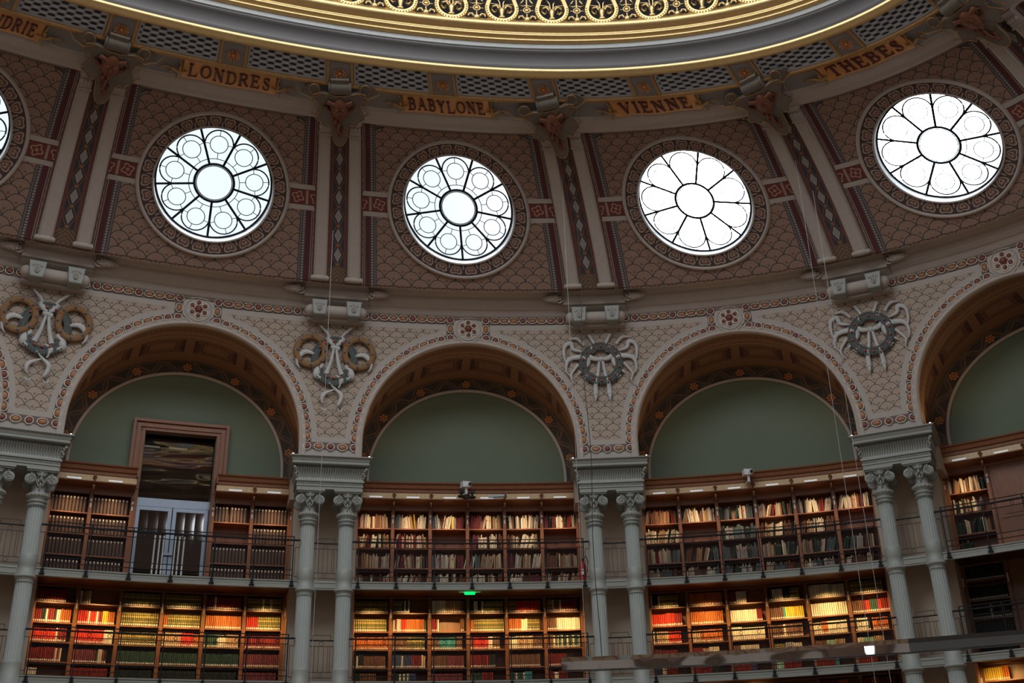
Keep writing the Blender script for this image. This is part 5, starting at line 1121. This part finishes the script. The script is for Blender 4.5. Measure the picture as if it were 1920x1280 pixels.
# ------------------------------------------------------------------ small fittings
for u, z, lab in ((1.491, 11.16, 'white round-nosed camera with black base and two spotlights on the second arch cornice'), (2.488, 11.19, 'white camera on a thin white bracket on the third arch cornice')):
    M = frame(u, -1.0, z); t = thing('wall_camera', lab, 'camera', M); M = M @ Matrix.Rotation(.35, 4, 'Z')
    mb = MB(); mb.box(M, -.13, .04, -.09, .09, .04, .20); mb.lathe(M @ Matrix.Translation((.05, 0, .12)) @ Matrix.Rotation(PI / 2, 4, 'X'), [(.08, -.09), (.085, .0), (.085, .10), (.07, .12)], 20); obj('housing', mb, WHITE, t, M)
    mb = MB(); mb.lathe(M @ Matrix.Translation((.06, -.12, .12)) @ Matrix.Rotation(PI / 2, 4, 'X'), [(.045, -.02), (.045, .03), (.03, .035)], 16); obj('lens', mb, BLACKP, t, M)
    mb = MB(); mb.box(M, -.03, .03, -.03, .03, -.12, .05); mb.box(M, -.03, .03, -.03, .2, -.14, -.10); obj('bracket', mb, WHITE, t, M)
    if u < 2:
        for s in (-1, 1):
            mb = MB(); mb.lathe(M @ Matrix.Translation((s * .16, -.05, -.24)), [(.10, 0), (.10, .03), (.03, .05), (.03, .11)], 14); mb.lathe(M @ Matrix.Translation((s * .16, -.08, -.08)) @ Matrix.Rotation(PI / 2, 4, 'X'), [(.05, -.05), (.055, .05)], 14); obj('spotlight', mb, BLACKP, t, M)
        mb = MB(); mb.box(M, -.05, .05, .0, .12, -.24, -.16); obj('base', mb, BLACKP, t, M)
M = frame(1.60, -1.14, 10.97); mb = MB(); mb.tube([(-.22, 0, .02), (.22, 0, .05)], .035, 10, M=M); tag(obj('rolled_sheet', mb, plain('pale blue sheet', (.35, .48, .6), .6), None, M), 'pale blue rolled sheet behind a tube light, second arch fascia', 'roll')
M = frame(1.494, -.15, 8.20); t = thing('exit_light', 'glowing green emergency light hanging under the upper gallery, second arch', 'light', M)
mb = MB(); mb.tube([(-.13, 0, -.03), (.13, 0, -.03)], .055, 12, M=M, flat=.7); obj('lens', mb, EXITG, t, M); mb = MB(); mb.box(M, -.28, .28, -.05, .05, -.01, .01); mb.box(M, -.05, .05, -.04, .04, 0, .17); obj('fitting', mb, WHITE, t, M)
M = frame(1.887, -.22, 8.42); t = thing('fire_extinguisher', 'red fire extinguisher with black hose on the upper gallery, right end of second arch', 'fire extinguisher', M)
mb = MB(); mb.lathe(M, [(.075, 0), (.08, .02), (.08, .42), (.06, .50), (.025, .54)], 20); obj('cylinder', mb, REDX, t, M); mb = MB(); mb.box(M, -.02, .02, -.06, .06, .54, .60); mb.tube([(0, 0, .57), (.10, -.02, .66), (.14, -.03, .50), (.11, -.03, .25)], .014, 6, M=M); obj('hose', mb, BLACKP, t, M)
mb = MB(); mb.box(M, -.05, .05, -.084, -.07, .18, .32); obj('label_plate', mb, WHITE, t, M)

# hanging wires from the cartouches
def wire(x, y, z0, z1, r, m, lab):
    mb = MB(); mb.tube([(x, y, z0), (x, y, (z0 + z1) / 2), (x, y, z1)], r, 6); tag(obj('hanging_wire', mb, m), lab, 'wire', 'thin hanging wires')
WIRE = plain('pale steel wire', (.40, .40, .41), .4)
for (px_, py_, z1, r, lab) in ((10.06481, 9.70845, 19.0, .0055, 'pale vertical wire in front of the third pair of columns'), (4.25048, 11.26784, 16.6, .0055, 'pale vertical wire crossing the second pair of columns'), (15.2943, 6.45118, 18.3, .0055, 'pale vertical wire before the third arch, the one further left of two'), (15.52188, 6.22991, 17.3, .0055, 'pale vertical wire before the third arch, the one nearer the columns')):
    wire(px_, py_, 0.02, z1, r, WIRE, lab)
mb = MB(); x0, y0 = 10.365, 9.583; zz_ = np.linspace(17.0, 5.9, 24); mb.tube([(x0 + .04 * math.sin(z * 1.3), y0 + .02 * math.cos(z), z) for z in zz_], .009, 6); tag(obj('hanging_cable', mb, BLACKP), 'slack black cable hanging beside the third pair of columns', 'cable')

# polished steel band on its post
pb = [(3.377, -3.301), (4.091, -3.70), (4.805, -4.10), (5.627, -4.60), (6.386, -5.15), (7.025, -5.70), (7.8, -6.45), (8.3, -7.0)]
t = thing('steel_band', 'long curved mirror-polished steel band in front of the lower galleries', 'steel band', (5.6, -4.6, 3.5))
def bandpart(name, P, m, z0=3.5, z1=3.63, th=.03, lean=.045):
    P = np.array(P); q = np.linspace(0, len(P) - 1, len(P) * 8); C = np.stack([np.interp(q, range(len(P)), P[:, i]) for i in (0, 1)], 1); D = np.gradient(C, axis=0); D /= np.hypot(*D.T)[:, None]; N = np.stack([-D[:, 1], D[:, 0]], 1) * th; mb = MB()
    T = -N / th * lean; rows = [np.c_[C, np.full(len(C), z0)], np.c_[C - T, np.full(len(C), z1)], np.c_[C + N, np.full(len(C), z1)], np.c_[C + N, np.full(len(C), z0)]]; mb.grid(np.array(rows + rows[:1])); mb.add([r[0] for r in rows], [(0, 1, 2, 3)]); mb.add([r[-1] for r in rows], [(0, 1, 2, 3)]); return obj(name, mb, m, t)
def smooth_path(P):
    P = np.array(P); c0 = np.polyfit(P[:, 0], P[:, 1], 2); x = np.linspace(P[0, 0], P[-1, 0], 16); return np.stack([x, np.polyval(c0, x)], 1)
sp2 = smooth_path(pb); i6 = int(np.argmin(abs(sp2[:, 0] - 6.39)))
bandpart('polished_panel', sp2[:i6 + 1], MIRROR); bandpart('matte_panel', sp2[i6:], plain('matte grey steel', (.10, .10, .10), .45, .5)); bandpart('lower_rail', sp2, BLACKP, 3.485, 3.5, .04)
mb = MB(); mb.tube([(sp2[-1, 0], sp2[-1, 1], 0), (sp2[-1, 0], sp2[-1, 1], 3.5)], .04, 10); obj('post', mb, BLACKP, t)

# round windows on the far side of the oval (seen only in reflections)
FARW = emit('daylit far window', (.9, .96, 1.0), 3.0)
for k in range(5, 14):
    a = np.arange(40) * 2 * PI / 40; mb = MB(); mb.add(VA(k, 1.45 * np.sin(a), 1.45 * np.cos(a), .06), [tuple(range(40))], 0)
    mb.tube(VA(k, .5 * np.sin(a), .5 * np.cos(a), .09), .04, 5, 1, True)
    for i in range(9): b = (i + .5) * 2 * PI / 9; mb.tube([VA(k, .5 * math.sin(b), .5 * math.cos(b), .09), VA(k, 1.45 * math.sin(b), 1.45 * math.cos(b), .09)], .03, 4, 1)
    tag(obj('window_%d' % (k + 2), mb, [FARW, NAVY]), kind='structure')
